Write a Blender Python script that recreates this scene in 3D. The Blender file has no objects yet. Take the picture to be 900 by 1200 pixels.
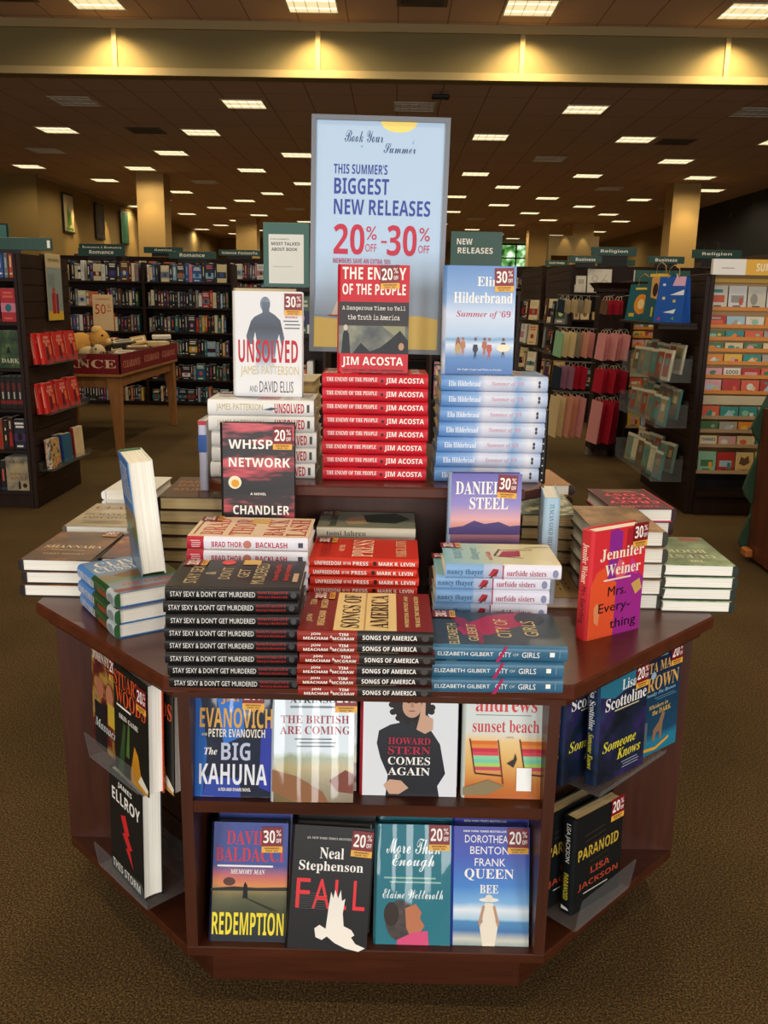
import bpy, math, random
from mathutils import Vector, Matrix, Euler
random.seed(7)
PI = math.pi
SC = bpy.context.scene
COL = SC.collection

# ---------------------------------------------------------------- camera, world, large lights, exposure
def cam_setup():
    F = Vector((-0.008, 0.9724, -0.2331)); R = Vector((0.9998, 0.0124, 0.0175)); D = Vector((0.0199, -0.2328, -0.9723))
    F.normalize(); R = (R - F * R.dot(F)).normalized(); U = -(F.cross(R)); U = R.cross(F)
    cd = bpy.data.cameras.new('camera'); co = bpy.data.objects.new('camera', cd); COL.objects.link(co)
    m = Matrix(((R.x, U.x, -F.x, 0.0339), (R.y, U.y, -F.y, -1.4726), (R.z, U.z, -F.z, 1.4003), (0, 0, 0, 1)))
    co.matrix_world = m
    cd.sensor_fit = 'VERTICAL'; cd.sensor_height = 36.0; cd.lens = 36.0 * 1040 / 1200
    cd.clip_start = 0.05; cd.clip_end = 200
    SC.camera = co
cam_setup()

W = bpy.data.worlds.new('world'); SC.world = W; W.use_nodes = True
W.node_tree.nodes['Background'].inputs[0].default_value = (1.0, .86, .62, 1)
W.node_tree.nodes['Background'].inputs[1].default_value = 0.05
SC.view_settings.view_transform = 'Standard'; SC.view_settings.look = 'None'
SC.view_settings.gamma = 1; SC.view_settings.use_curve_mapping = False
SC.view_settings.exposure = 0.08
SC.cycles.use_denoising = True
SC.cycles.max_bounces = 6; SC.cycles.diffuse_bounces = 4; SC.cycles.transparent_max_bounces = 12
SC.cycles.sample_clamp_indirect = 4

def area(name, loc, rot, sx, sy, energy, col):
    l = bpy.data.lights.new(name, 'AREA'); l.shape = 'RECTANGLE'; l.size = sx; l.size_y = sy; l.energy = energy; l.color = col
    o = bpy.data.objects.new(name, l); COL.objects.link(o); o.location = loc; o.rotation_euler = rot
    return o
# the shop front: tall panes between piers behind the photographer
for wx, ww in ((-3.3, 1.9), (-1.2, .28), (-.05, .5), (1.35, .5), (3.4, 1.9)):
    area('shopfront_window', (wx, -5.0, 1.7), (PI / 2, 0, 0), ww, 2.8, 29 * ww * 2.8, (1.0, .985, .97))
CEIL_WATT = 84.0
def spot(loc, aim, energy, ang, blend=.6, col=(1, .74, .36), r=.04):
    l = bpy.data.lights.new('downlight', 'SPOT'); l.energy = energy; l.spot_size = ang; l.spot_blend = blend; l.color = col; l.shadow_soft_size = r
    o = bpy.data.objects.new('downlight', l); COL.objects.link(o); o.location = loc
    o.rotation_euler = (Vector(aim) - Vector(loc)).to_track_quat('-Z', 'Y').to_euler()

# ---------------------------------------------------------------- materials
def lin(h):
    h = h.lstrip('#'); r = []
    for i in (0, 2, 4):
        c = int(h[i:i + 2], 16) / 255
        r.append(c / 12.92 if c <= .04045 else ((c + .055) / 1.055) ** 2.4)
    return (r[0], r[1], r[2], 1)
_M = {}
def C(h, rough=.38, spec=.4, coat=0.0, metal=0):
    k = (h, rough, spec, coat, metal)
    if k in _M: return _M[k]
    m = bpy.data.materials.new('paint_' + h.strip('#')); m.use_nodes = True
    b = m.node_tree.nodes['Principled BSDF']; b.inputs['Base Color'].default_value = lin(h)
    b.inputs['Roughness'].default_value = rough; b.inputs['Specular IOR Level'].default_value = spec
    b.inputs['Coat Weight'].default_value = coat; b.inputs['Coat Roughness'].default_value = .12
    b.inputs['Metallic'].default_value = metal
    _M[k] = m; return m
def nmat(name):
    m = bpy.data.materials.new(name); m.use_nodes = True
    nt = m.node_tree; return m, nt, nt.nodes['Principled BSDF']
def coords(nt, out='Object', scale=(1, 1, 1)):
    tc = nt.nodes.new('ShaderNodeTexCoord'); mp = nt.nodes.new('ShaderNodeMapping'); mp.inputs['Scale'].default_value = scale
    nt.links.new(tc.outputs[out], mp.inputs[0]); return mp.outputs[0]
def ramp(nt, fac, stops, interp='LINEAR'):
    r = nt.nodes.new('ShaderNodeValToRGB'); r.color_ramp.interpolation = interp
    e = r.color_ramp.elements
    while len(e) < len(stops): e.new(.5)
    for el, (p, c) in zip(e, stops): el.position = p; el.color = lin(c) if isinstance(c, str) else c
    nt.links.new(fac, r.inputs[0]); return r.outputs[0]
def noise(nt, vec, scale, detail=3, rough=.5):
    n = nt.nodes.new('ShaderNodeTexNoise'); n.inputs['Scale'].default_value = scale; n.inputs['Detail'].default_value = detail
    n.inputs['Roughness'].default_value = rough; nt.links.new(vec, n.inputs['Vector']); return n.outputs['Fac']
def G(stops, h, axis=2, rough=.3, noisy=0.0, nscale=20):
    """printed picture with a vertical colour gradient over height h (object space)"""
    k = ('G', tuple(stops), h, axis, noisy, nscale)
    if k in _M: return _M[k]
    m, nt, b = nmat('printed_picture')
    sc = [0, 0, 0]; sc[axis] = 1 / h
    v = coords(nt, 'Object'); sp = nt.nodes.new('ShaderNodeSeparateXYZ'); nt.links.new(v, sp.inputs[0])
    mu = nt.nodes.new('ShaderNodeMath'); mu.operation = 'MULTIPLY'; mu.inputs[1].default_value = 1 / h
    nt.links.new(sp.outputs[axis], mu.inputs[0]); fac = mu.outputs[0]
    if noisy:
        n = noise(nt, v, nscale, 4)
        a = nt.nodes.new('ShaderNodeMath'); a.operation = 'MULTIPLY_ADD'; a.inputs[1].default_value = noisy; a.inputs[2].default_value = -noisy / 2
        nt.links.new(n, a.inputs[0]); s = nt.nodes.new('ShaderNodeMath'); s.operation = 'ADD'
        nt.links.new(fac, s.inputs[0]); nt.links.new(a.outputs[0], s.inputs[1]); fac = s.outputs[0]
    nt.links.new(ramp(nt, fac, stops), b.inputs['Base Color']); b.inputs['Roughness'].default_value = rough
    _M[k] = m; return m
def N(stops, scale, rough=.32, stretch=(1, 1, 1)):
    """printed mottled picture"""
    k = ('N', tuple(stops), scale, stretch)
    if k in _M: return _M[k]
    m, nt, b = nmat('printed_mottle')
    nt.links.new(ramp(nt, noise(nt, coords(nt, 'Object', stretch), scale, 4, .6), stops), b.inputs['Base Color'])
    b.inputs['Roughness'].default_value = rough
    _M[k] = m; return m

def wood_mat(name, dark, light, rough=.34, stretch=(1.5, 14, 14), coat=.15, spec=.4):
    m, nt, b = nmat(name)
    f = noise(nt, coords(nt, 'Object', stretch), 2.2, 5, .62)
    nt.links.new(ramp(nt, f, [(.3, dark), (.7, light)]), b.inputs['Base Color'])
    b.inputs['Roughness'].default_value = rough; b.inputs['Specular IOR Level'].default_value = spec; b.inputs['Coat Weight'].default_value = coat; b.inputs['Coat Roughness'].default_value = .22
    return m
CHERRY = wood_mat('cherry_wood', '#361708', '#4c2412', .38)
CHERRYV = wood_mat('cherry_wood_upright', '#361709', '#4a2413', .42, (14, 14, 1.5))
TOPWOOD = wood_mat('polished_table_top', '#451d10', '#5a2a18', .3, (1.2, 9, 9), .12)
DARKCASE = wood_mat('dark_case_wood', '#20120a', '#2c180e', .5, (10, 10, 1.2), .0, .22)
DARKSHELF = wood_mat('dark_shelf_wood', '#1d120c', '#291a12', .5, (1.5, 12, 12), .0, .22)
OAK = wood_mat('light_oak', '#8a5a30', '#a5703e', .45, (10, 10, 1.5), .05)
def slat_mat(name, dark, light, groove, period, z0=0.0, rough=.45):
    m, nt, b = nmat(name)
    v = coords(nt, 'Object'); sp = nt.nodes.new('ShaderNodeSeparateXYZ'); nt.links.new(v, sp.inputs[0])
    f = noise(nt, coords(nt, 'Object', (1.5, 1.5, 12)), 2.5, 4)
    nt.links.new(ramp(nt, f, [(.3, dark), (.7, light)]), b.inputs['Base Color']); b.inputs['Roughness'].default_value = rough
    return m
SLAT = slat_mat('slatwall_panel', '#2c150d', '#3a1d13', '#0c0604', .075)
def paper_mat():
    m, nt, b = nmat('page_edges')
    v = coords(nt, 'Object', (3, 900, 3))
    nt.links.new(ramp(nt, noise(nt, v, 1.0, 2), [(.3, '#ded8c6'), (.62, '#fbf7ea')]), b.inputs['Base Color']); b.inputs['Roughness'].default_value = .8
    return m
PAPER = paper_mat()
def paper2_mat():
    m, nt, b = nmat('aged_page_edges')
    v = coords(nt, 'Object', (3, 700, 3))
    nt.links.new(ramp(nt, noise(nt, v, 1.0, 2), [(.3, '#b49a68'), (.62, '#e2cb98')]), b.inputs['Base Color']); b.inputs['Roughness'].default_value = .8
    return m
PAPER2 = paper2_mat()
def acrylic():
    m = bpy.data.materials.new('clear_acrylic'); m.use_nodes = True; nt = m.node_tree; nt.nodes.clear()
    o = nt.nodes.new('ShaderNodeOutputMaterial'); mx = nt.nodes.new('ShaderNodeMixShader'); t = nt.nodes.new('ShaderNodeBsdfTransparent'); g = nt.nodes.new('ShaderNodeBsdfPrincipled')
    t.inputs[0].default_value = (.93, .94, .94, 1); g.inputs['Roughness'].default_value = .12; g.inputs['Base Color'].default_value = (.75, .77, .76, 1)
    mx.inputs[0].default_value = .05
    nt.links.new(t.outputs[0], mx.inputs[1]); nt.links.new(g.outputs[0], mx.inputs[2]); nt.links.new(mx.outputs[0], o.inputs[0]); return m
ACRYL = acrylic()
def carpet():
    m, nt, b = nmat('speckled_carpet')
    v = coords(nt, 'Object')
    a = noise(nt, v, 210, 3, .8); c = noise(nt, v, 1.1, 3)
    ca = ramp(nt, a, [(.36, '#231a0f'), (.5, '#523f25'), (.66, '#8e7448')]); cc = ramp(nt, c, [(.3, '#c9c9c9'), (.7, '#ffffff')])
    mx = nt.nodes.new('ShaderNodeMix'); mx.data_type = 'RGBA'; mx.blend_type = 'MULTIPLY'; mx.inputs[0].default_value = 1
    nt.links.new(ca, mx.inputs[6]); nt.links.new(cc, mx.inputs[7]); nt.links.new(mx.outputs[2], b.inputs['Base Color'])
    b.inputs['Roughness'].default_value = .95; b.inputs['Specular IOR Level'].default_value = .1
    bp = nt.nodes.new('ShaderNodeBump'); bp.inputs['Strength'].default_value = .3; bp.inputs['Distance'].default_value = .003
    nt.links.new(a, bp.inputs['Height']); nt.links.new(bp.outputs[0], b.inputs['Normal']); return m
def tiles():
    m, nt, b = nmat('ceiling_tiles')
    v = coords(nt, 'Object'); br = nt.nodes.new('ShaderNodeTexBrick'); br.offset = 0; br.squash = 1
    br.inputs['Scale'].default_value = 1; br.inputs['Brick Width'].default_value = .625; br.inputs['Row Height'].default_value = 1.2
    br.inputs['Mortar Size'].default_value = .009; br.inputs['Mortar Smooth'].default_value = .2
    br.inputs['Color1'].default_value = lin('#c6a68c'); br.inputs['Color2'].default_value = lin('#c2a288'); br.inputs['Mortar'].default_value = lin('#86694f')
    nt.links.new(v, br.inputs['Vector']); nt.links.new(br.outputs['Color'], b.inputs['Base Color']); b.inputs['Roughness'].default_value = .9; return m
def emit(name, col, s):
    m, nt, b = nmat(name); b.inputs['Base Color'].default_value = (.8, .8, .75, 1); b.inputs['Emission Color'].default_value = col; b.inputs['Emission Strength'].default_value = s; return m
WALLDIM = C('#947a48', .85, .2); WALLTAN = C('#bb9a62', .85, .2); TRIMTAN = C('#b09a6c', .7, .2); FASCIA = C('#8a7a52', .85, .2)
GREEN = C('#2c4f44', .45); STEEL = C('#8a8d90', .35, .5, 0, .7); BLACKM = C('#141414', .5)

# ---------------------------------------------------------------- mesh builder
class MB:
    def __init__(s): s.v = []; s.f = []; s.m = []; s.mats = []; s.sm = []
    def mi(s, mat):
        for i, x in enumerate(s.mats):
            if x is mat: return i
        s.mats.append(mat); return len(s.mats) - 1
    def add(s, vs, fs, mat, M=None, smooth=False):
        o = len(s.v); k = s.mi(mat)
        s.v += [tuple(M @ Vector(p)) for p in vs] if M else [tuple(p) for p in vs]
        for f in fs: s.f.append([i + o for i in f]); s.m.append(k); s.sm.append(smooth)
        return s
    def quad(s, a, b, c, d, mat, M=None): return s.add([a, b, c, d], [(0, 1, 2, 3)], mat, M)
    def box(s, x0, x1, y0, y1, z0, z1, mat, M=None, bev=0):
        if bev <= 0:
            v = [(x0, y0, z0), (x1, y0, z0), (x1, y1, z0), (x0, y1, z0), (x0, y0, z1), (x1, y0, z1), (x1, y1, z1), (x0, y1, z1)]
            return s.add(v, [(3, 2, 1, 0), (4, 5, 6, 7), (0, 1, 5, 4), (1, 2, 6, 5), (2, 3, 7, 6), (3, 0, 4, 7)], mat, M)
        b = bev
        p = [(x0 + b, y0), (x1 - b, y0), (x1, y0 + b), (x1, y1 - b), (x1 - b, y1), (x0 + b, y1), (x0, y1 - b), (x0, y0 + b)]
        q = [(x0 + b, y0 + b), (x1 - b, y0 + b), (x1 - b, y0 + b), (x1 - b, y1 - b), (x1 - b, y1 - b), (x0 + b, y1 - b), (x0 + b, y1 - b), (x0 + b, y0 + b)]
        v = [(x, y, z0) for x, y in q] + [(x, y, z0 + b) for x, y in p] + [(x, y, z1 - b) for x, y in p] + [(x, y, z1) for x, y in q]
        f = [tuple(range(7, -1, -1)), tuple(range(24, 32))]
        for r in range(3):
            for i in range(8):
                j = (i + 1) % 8; f.append((r * 8 + i, r * 8 + j, r * 8 + 8 + j, r * 8 + 8 + i))
        return s.add(v, f, mat, M)
    def prism(s, poly, z0, z1, mat, M=None, bev=0):
        n = len(poly); ring = [(z0, 0), (z1, 0)] if not bev else [(z0, bev), (z0 + bev, 0), (z1 - bev, 0), (z1, bev)]
        cx = sum(p[0] for p in poly) / n; cy = sum(p[1] for p in poly) / n
        v = []
        for z, b in ring:
            for x, y in poly:
                d = math.hypot(x - cx, y - cy) or 1; v.append((x - (x - cx) / d * b, y - (y - cy) / d * b, z))
        f = [tuple(range(n - 1, -1, -1)), tuple(range(n * (len(ring) - 1), n * len(ring)))]
        for r in range(len(ring) - 1):
            for i in range(n):
                j = (i + 1) % n; f.append((r * n + i, r * n + j, (r + 1) * n + j, (r + 1) * n + i))
        return s.add(v, f, mat, M)
    def tube(s, pts, r, mat, n=8, M=None, r2=None):
        pts = [Vector(p) for p in pts]; v = []; f = []
        for i, p in enumerate(pts):
            d = (pts[min(i + 1, len(pts) - 1)] - pts[max(i - 1, 0)]).normalized()
            a = d.cross(Vector((0, 0, 1)) if abs(d.z) < .9 else Vector((1, 0, 0))).normalized(); b = d.cross(a)
            rr = r if r2 is None else r + (r2 - r) * i / (len(pts) - 1)
            for k in range(n): t = 2 * PI * k / n; v.append(p + a * rr * math.cos(t) + b * rr * math.sin(t))
        for i in range(len(pts) - 1):
            for k in range(n): l = (k + 1) % n; f.append((i * n + k, i * n + l, (i + 1) * n + l, (i + 1) * n + k))
        f.append(tuple(range(n))); f.append(tuple(range((len(pts) - 1) * n, len(pts) * n)))
        return s.add(v, f, mat, M, True)
    def ball(s, c, rx, ry, rz, mat, n=14, M=None):
        v = []; f = []; k = n // 2
        for i in range(k + 1):
            a = PI * i / k
            for j in range(n): b = 2 * PI * j / n; v.append((c[0] + rx * math.sin(a) * math.cos(b), c[1] + ry * math.sin(a) * math.sin(b), c[2] + rz * math.cos(a)))
        for i in range(k):
            for j in range(n): l = (j + 1) % n; f.append((i * n + j, (i + 1) * n + j, (i + 1) * n + l, i * n + l))
        return s.add(v, f, mat, M, True)
    def build(s, name, parent=None):
        me = bpy.data.meshes.new(name); me.from_pydata(s.v, [], s.f)
        for m in s.mats: me.materials.append(m)
        me.polygons.foreach_set('material_index', s.m); me.polygons.foreach_set('use_smooth', s.sm); me.update()
        o = bpy.data.objects.new(name, me); COL.objects.link(o)
        if parent: o.parent = parent
        return o
def tag(o, label, cat, group=None, kind=None):
    if label: o['label'] = label
    if cat: o['category'] = cat
    if group: o['group'] = group
    if kind: o['kind'] = kind
    return o
def struct(o): o['kind'] = 'structure'; return o
def thing(name, label, cat, loc=(0, 0, 0), rot=0, group=None):
    o = bpy.data.objects.new(name, None); COL.objects.link(o); o.empty_display_size = .05
    o.location = loc; o.rotation_euler = (0, 0, rot); return tag(o, label, cat, group)
def dup(root, label=None, group=None):
    r = root.copy(); COL.objects.link(r)
    if label: r['label'] = label
    if group: r['group'] = group
    for ch in list(root.children):
        c = ch.copy(); COL.objects.link(c); c.parent = r; c.matrix_parent_inverse = ch.matrix_parent_inverse.copy()
        for g in list(ch.children):
            d = g.copy(); COL.objects.link(d); d.parent = c
    return r
ORD = ['', 'first', 'second', 'third', 'fourth', 'fifth', 'sixth', 'seventh', 'eighth', 'ninth', 'tenth', 'eleventh', 'twelfth', 'thirteenth', 'fourteenth', 'fifteenth', 'sixteenth', 'seventeenth', 'eighteenth', 'nineteenth', 'twentieth']
def ordw(n): return ORD[n] if n <= 20 else 'twenty-' + ORD[n - 20] if n < 30 else 'thirty-' + ORD[n - 30] if n > 30 and n < 40 else 'thirtieth' if n == 30 else str(n) + 'th'

# ---------------------------------------------------------------- lettering (flat printed text as mesh)
_ST = {'s': (0x1D400, 0x1D41A, 0x1D7CE), 'i': (0x1D468, 0x1D482, 0x1D7CE), 'l': (0x1D434, 0x1D44E, 0x1D7CE), 'c': (0x1D4D0, 0x1D4EA, 0x1D7CE), 'b': (0x1D5D4, 0x1D5EE, 0x1D7EC), 'm': (0x1D670, 0x1D68A, 0x1D7F6)}
_TX = {}
def text_mesh(st, style):
    k = (st, style)
    if k in _TX: return _TX[k]
    body = st
    if style in _ST:
        u, l, d = _ST[style]; body = ''
        for ch in st:
            if 'A' <= ch <= 'Z': body += chr(u + ord(ch) - 65)
            elif 'a' <= ch <= 'z': body += 'ℎ' if (style == 'l' and ch == 'h') else chr(l + ord(ch) - 97)
            elif ch.isdigit(): body += chr(d + ord(ch) - 48)
            else: body += ch
    cu = bpy.data.curves.new('lettering', 'FONT'); cu.body = body; cu.size = 1; cu.resolution_u = 2
    o = bpy.data.objects.new('lettering', cu); COL.objects.link(o)
    dg = bpy.context.evaluated_depsgraph_get(); dg.update()
    me = o.evaluated_get(dg).to_mesh()
    vs = [(v.co.x, v.co.y) for v in me.vertices]; fs = [tuple(p.vertices) for p in me.polygons]
    o.evaluated_get(dg).to_mesh_clear(); bpy.data.objects.remove(o); bpy.data.curves.remove(cu)
    if vs:
        x0 = min(v[0] for v in vs); x1 = max(v[0] for v in vs); y0 = min(v[1] for v in vs); y1 = max(v[1] for v in vs)
        vs = [((x - x0) / max(x1 - x0, 1e-6) - .5, (y - y0) / max(y1 - y0, 1e-6) - .5) for x, y in vs]
    _TX[k] = (vs, fs); return _TX[k]
# drawing ops in unit coordinates (u to the right, v up)
def T(st, style, u, v, w, h, col, rot=0): return ('t', st, style, u, v, w, h, col, rot)
def R(u0, v0, u1, v1, col): return ('p', [(u0, v0), (u1, v0), (u1, v1), (u0, v1)], col)
def P(pts, col): return ('p', pts, col)
def E(u, v, ru, rv, col, n=20): return ('p', [(u + ru * math.cos(2 * PI * i / n), v + rv * math.sin(2 * PI * i / n)) for i in range(n)], col)
def L(pts, wd, col):
    r = []
    for (a, b), (c, d) in zip(pts[:-1], pts[1:]):
        l = math.hypot(c - a, d - b) or 1; nx, ny = -(d - b) / l * wd / 2, (c - a) / l * wd / 2
        r.append(('p', [(a + nx, b + ny), (a - nx, b - ny), (c - nx, d - ny), (c + nx, d + ny)], col))
    return ('many', r)
def LINES(u0, u1, v0, v1, n, col, th=.35, seed=1):
    rd = random.Random(seed); r = []
    for i in range(n):
        v = v1 - (v1 - v0) * (i + .5) / n; hh = (v1 - v0) / n * th / 2; a = rd.uniform(0, .15) * (u1 - u0); b = rd.uniform(0, .15) * (u1 - u0)
        r.append(('p', [(u0 + a, v - hh), (u1 - b, v - hh), (u1 - b, v + hh), (u0 + a, v + hh)], col))
    return ('many', r)
EPS = .00009
def draw(mb, ops, M, w, h, lay=1):
    """M maps (x right, y up, z out) of a w x h rectangle centred on the origin into place"""
    for op in ops:
        if op[0] == 'many':
            draw(mb, op[1], M, w, h, lay); lay += 1; continue
        z = lay * EPS
        if op[0] == 'p':
            _, pts, col = op; mat = col if not isinstance(col, str) else C(col, .34, .28)
            pts = [(min(max(a, 0), 1), min(max(b, 0), 1)) for a, b in pts]
            ar = sum(pts[i][0] * pts[(i + 1) % len(pts)][1] - pts[(i + 1) % len(pts)][0] * pts[i][1] for i in range(len(pts)))
            if ar < 0: pts = pts[::-1]
            mb.add([((a - .5) * w, (b - .5) * h, z) for a, b in pts], [tuple(range(len(pts)))], mat, M)
        else:
            _, st, sty, u, v, tw, th, col, rot = op; mat = col if not isinstance(col, str) else C(col, .34, .28)
            vs, fs = text_mesh(st, sty); c, s = math.cos(rot), math.sin(rot)
            if abs(rot) > 1.2 and abs(rot) < 2: sx, sy = tw * h, th * w
            else: sx, sy = tw * w, th * h
            mb.add([((u - .5) * w + x * sx * c - y * sy * s, (v - .5) * h + x * sx * s + y * sy * c, z) for x, y in vs], fs, mat, M)
        lay += 1
    return lay
def MAT(o, x, y, z):
    return Matrix(((x[0], y[0], z[0], o[0]), (x[1], y[1], z[1], o[1]), (x[2], y[2], z[2], o[2]), (0, 0, 0, 1)))

# ---------------------------------------------------------------- books
# a book stands upright in its own space: front cover towards -Y, spine towards -X, bottom at z = 0
def sticker(pct, w, h, t, u, v, parent, size=.042, tilt=0.0, off=0.0019, yell=True):
    mb = MB(); hw, hh = size / 2, size * .6
    M = MAT(((u - .5) * w, -t / 2 - off, v * h), (math.cos(tilt), 0, math.sin(tilt)), (-math.sin(tilt), 0, math.cos(tilt)), (0, -1, 0))
    mb.box(-hw, hw, -hh, hh, -.0003, 0, C('#7d1620', .35), M)
    draw(mb, [R(0, 0, 1, .24, '#e9ad45') if yell else R(0, 0, 1, .02, '#7d1620'), T(pct, 'b', .36, .62, .56, .5, '#f7efe6'), T('%', 'b', .82, .76, .24, .24, '#f7efe6'), T('OFF', 'b', .82, .46, .24, .17, '#f7efe6'),
              T('MEMBERS', 'b', .5, .165, .7, .07, '#5a3010'), T('SAVE 10%', 'b', .5, .07, .6, .06, '#5a3010')], M, size, size * 1.2)
    return mb.build('price_sticker', parent)

BOOKS = {}
def spec(key, w, h, t, front, spine=None, back=None, fa=(), sa=(), st=None, kind='hardcover_book', paper=None, bulge=.0035, bands=None):
    BOOKS[key] = dict(w=w, h=h, t=t, front=front, spine=spine or front, back=back or (spine if spine else front), fa=list(fa), sa=list(sa), st=st, kind=kind, paper=paper or PAPER, bulge=bulge, bands=bands)
def squash(ops, k):
    r = []
    for o in ops:
        if o[0] == 'many': r.append(('many', squash(o[1], k)))
        elif o[0] == 'p': r.append(('p', [(a, b * k) for a, b in o[1]], o[2]))
        else: r.append(('t', o[1], o[2], o[3], o[4] * k, o[5], o[6] * k, o[7], o[8]))
    return r
def bow_gloss(o, amt):
    """loose glossy jacket: a clear coat whose surface bows gently across the cover"""
    for sl in o.material_slots:
        m = sl.material.copy(); nt = m.node_tree; b = nt.nodes['Principled BSDF']
        b.inputs['Coat Weight'].default_value = .75; b.inputs['Coat Roughness'].default_value = .04
        v = coords(nt); sp = nt.nodes.new('ShaderNodeSeparateXYZ'); nt.links.new(v, sp.inputs[0])
        q = nt.nodes.new('ShaderNodeMath'); q.operation = 'MULTIPLY'; nt.links.new(sp.outputs[0], q.inputs[0]); nt.links.new(sp.outputs[0], q.inputs[1])
        n = noise(nt, v, 14, 2); a = nt.nodes.new('ShaderNodeMath'); a.operation = 'MULTIPLY_ADD'; a.inputs[1].default_value = -amt; nt.links.new(q.outputs[0], a.inputs[0])
        w = nt.nodes.new('ShaderNodeMath'); w.operation = 'MULTIPLY'; w.inputs[1].default_value = .0004; nt.links.new(n, w.inputs[0]); nt.links.new(w.outputs[0], a.inputs[2])
        bp = nt.nodes.new('ShaderNodeBump'); bp.inputs['Strength'].default_value = 1; bp.inputs['Distance'].default_value = 1; nt.links.new(a.outputs[0], bp.inputs['Height'])
        nt.links.new(bp.outputs[0], b.inputs['Coat Normal']); sl.material = m
def mt(c): return C(c, .34, .28) if isinstance(c, str) else c
_PROTO = {}
def build_book(key, sticker_on=True):
    b = BOOKS[key]; w, h, t, bl = b['w'], b['h'], b['t'], b['bulge']; hw = w / 2; ht = t / 2; bt = .0024 if b['kind'] == 'hardcover_book' else .0008
    root = bpy.data.objects.new(b['kind'], None); COL.objects.link(root); root.empty_display_size = .03
    mb = MB(); fm, sm, bm_ = mt(b['front']), mt(b['spine']), mt(b['back'])
    j = .006                                            # spine shoulder
    mb.box(-hw + j * .5, hw, -ht, -ht + bt, 0, h, fm); mb.box(-hw + j * .5, hw, ht - bt, ht, 0, h, bm_)
    prof = []
    nseg = 10
    for i in range(nseg + 1):
        q = -1 + 2 * i / nseg; prof.append((-hw - bl * (1 - abs(q) ** 3) + (j * .5 if i in (0, nseg) else 0), q * ht))
    bands = b['bands'] or [(0, 1, sm)]
    for (a, c, m) in bands:
        z1, z0 = h * (1 - a), h * (1 - c); m = mt(m)
        vs = [(x, y, z0) for x, y in prof] + [(x, y, z1) for x, y in prof]; n = len(prof)
        mb.add(vs, [(i + 1, i, n + i, n + i + 1) for i in range(n - 1)], m, None, True)
    inn = [(-hw + j, -ht + bt), (-hw + j, ht - bt)]
    for z, up in ((0, 0), (h, 1)):
        vs = [(x, y, z) for x, y in prof] + [(inn[1][0], inn[1][1], z), (inn[0][0], inn[0][1], z)]
        mb.add(vs, [tuple(range(len(vs))) if not up else tuple(range(len(vs) - 1, -1, -1))], sm)
    mb.quad((inn[0][0], inn[0][1], 0), (inn[1][0], inn[1][1], 0), (inn[1][0], inn[1][1], h), (inn[0][0], inn[0][1], h), sm)
    draw(mb, b['fa'], MAT((0, -ht, h / 2), (1, 0, 0), (0, 0, 1), (0, -1, 0)), w, h)
    draw(mb, b['sa'], MAT((-hw - bl, 0, h / 2), (0, 0, -1), (0, -1, 0), (-1, 0, 0)), h, t)
    cov = mb.build('cover', root)
    if key in ('british', 'enough', 'kahuna'): bow_gloss(cov, 1.7)
    pg = MB(); ins = .0035 if b['kind'] == 'hardcover_book' else .0003; y0, y1 = -ht + bt, ht - bt
    xs = hw - ins
    poly = [(-hw + j + .0005, y0), (xs, y0)] + [(xs - .0022 * math.sin(PI * i / 6), y0 + (y1 - y0) * i / 6) for i in range(1, 6)] + [(xs, y1), (-hw + j + .0005, y1)]
    pg.prism(poly, ins, h - ins, b['paper']); pg.build('page_block', root)
    if b['st'] and sticker_on:
        for s in (b['st'] if isinstance(b['st'], list) else [b['st']]): sticker(s[0], w, h, t, s[1], s[2], cov, *(s[3:]))
    return root
def book(key, label, group=None, st=True):
    k = (key, st)
    if k not in _PROTO: _PROTO[k] = r = build_book(key, st)
    else:
        r = dup(_PROTO[k]);
        if 'group' in r: del r['group']
    return tag(r, label, 'book', group)
FLAT = Matrix(((0, 0, -1), (1, 0, 0), (0, -1, 0)))     # face up, spine towards -Y, top of the book towards -X
def place_flat(r, key, x, y, z, ang=0):
    """x, y: middle of the spine's bottom edge; ang turns the spine away from -Y"""
    b = BOOKS[key]; M = Matrix.Rotation(ang, 3, 'Z') @ FLAT
    p = Vector((x, y, z + b['t'] / 2)) - M @ Vector((-b['w'] / 2 - b['bulge'], 0, b['h'] / 2))
    r.matrix_world = Matrix.Translation(p) @ M.to_4x4()
def place_up(r, key, x, y, z, ang=0, lean=0, roll=0):
    """x, y, z: middle of the front cover's bottom edge; lean tips it backwards, roll turns it in its own plane"""
    b = BOOKS[key]; M = Matrix.Rotation(ang, 3, 'Z') @ Matrix.Rotation(-lean, 3, 'X') @ Matrix.Rotation(roll, 3, 'Y')
    p = Vector((x, y, z)) - M @ Vector((0, -b['t'] / 2, 0))
    r.matrix_world = Matrix.Translation(p) @ M.to_4x4()
def stack(key, n, x, y, z, ang, lab, group, jit=.004, st=True, offs=None, aj=.015):
    """lab: text with %s for which one, counted from the top"""
    b = BOOKS[key]; r_ = random.Random(key + str(n)); zz = z; out = []
    for i in range(n):
        k = n - i
        which = 'topmost' if k == 1 else 'bottom one' if k == n else ordw(k) + ' from top'
        r = book(key, lab % which, group, st)
        dx, dy = (offs[i] if offs else (r_.uniform(-jit, jit), r_.uniform(-jit * .6, jit * .6)))
        ca, sa = math.cos(ang), math.sin(ang)
        place_flat(r, key, x + dx * ca - dy * sa, y + dx * sa + dy * ca, zz, ang + r_.uniform(-aj, aj)); zz += b['t'] + .0006; out.append(r)
    return zz, out

K, WH = '#1c1b1b', '#f2ede4'
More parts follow.
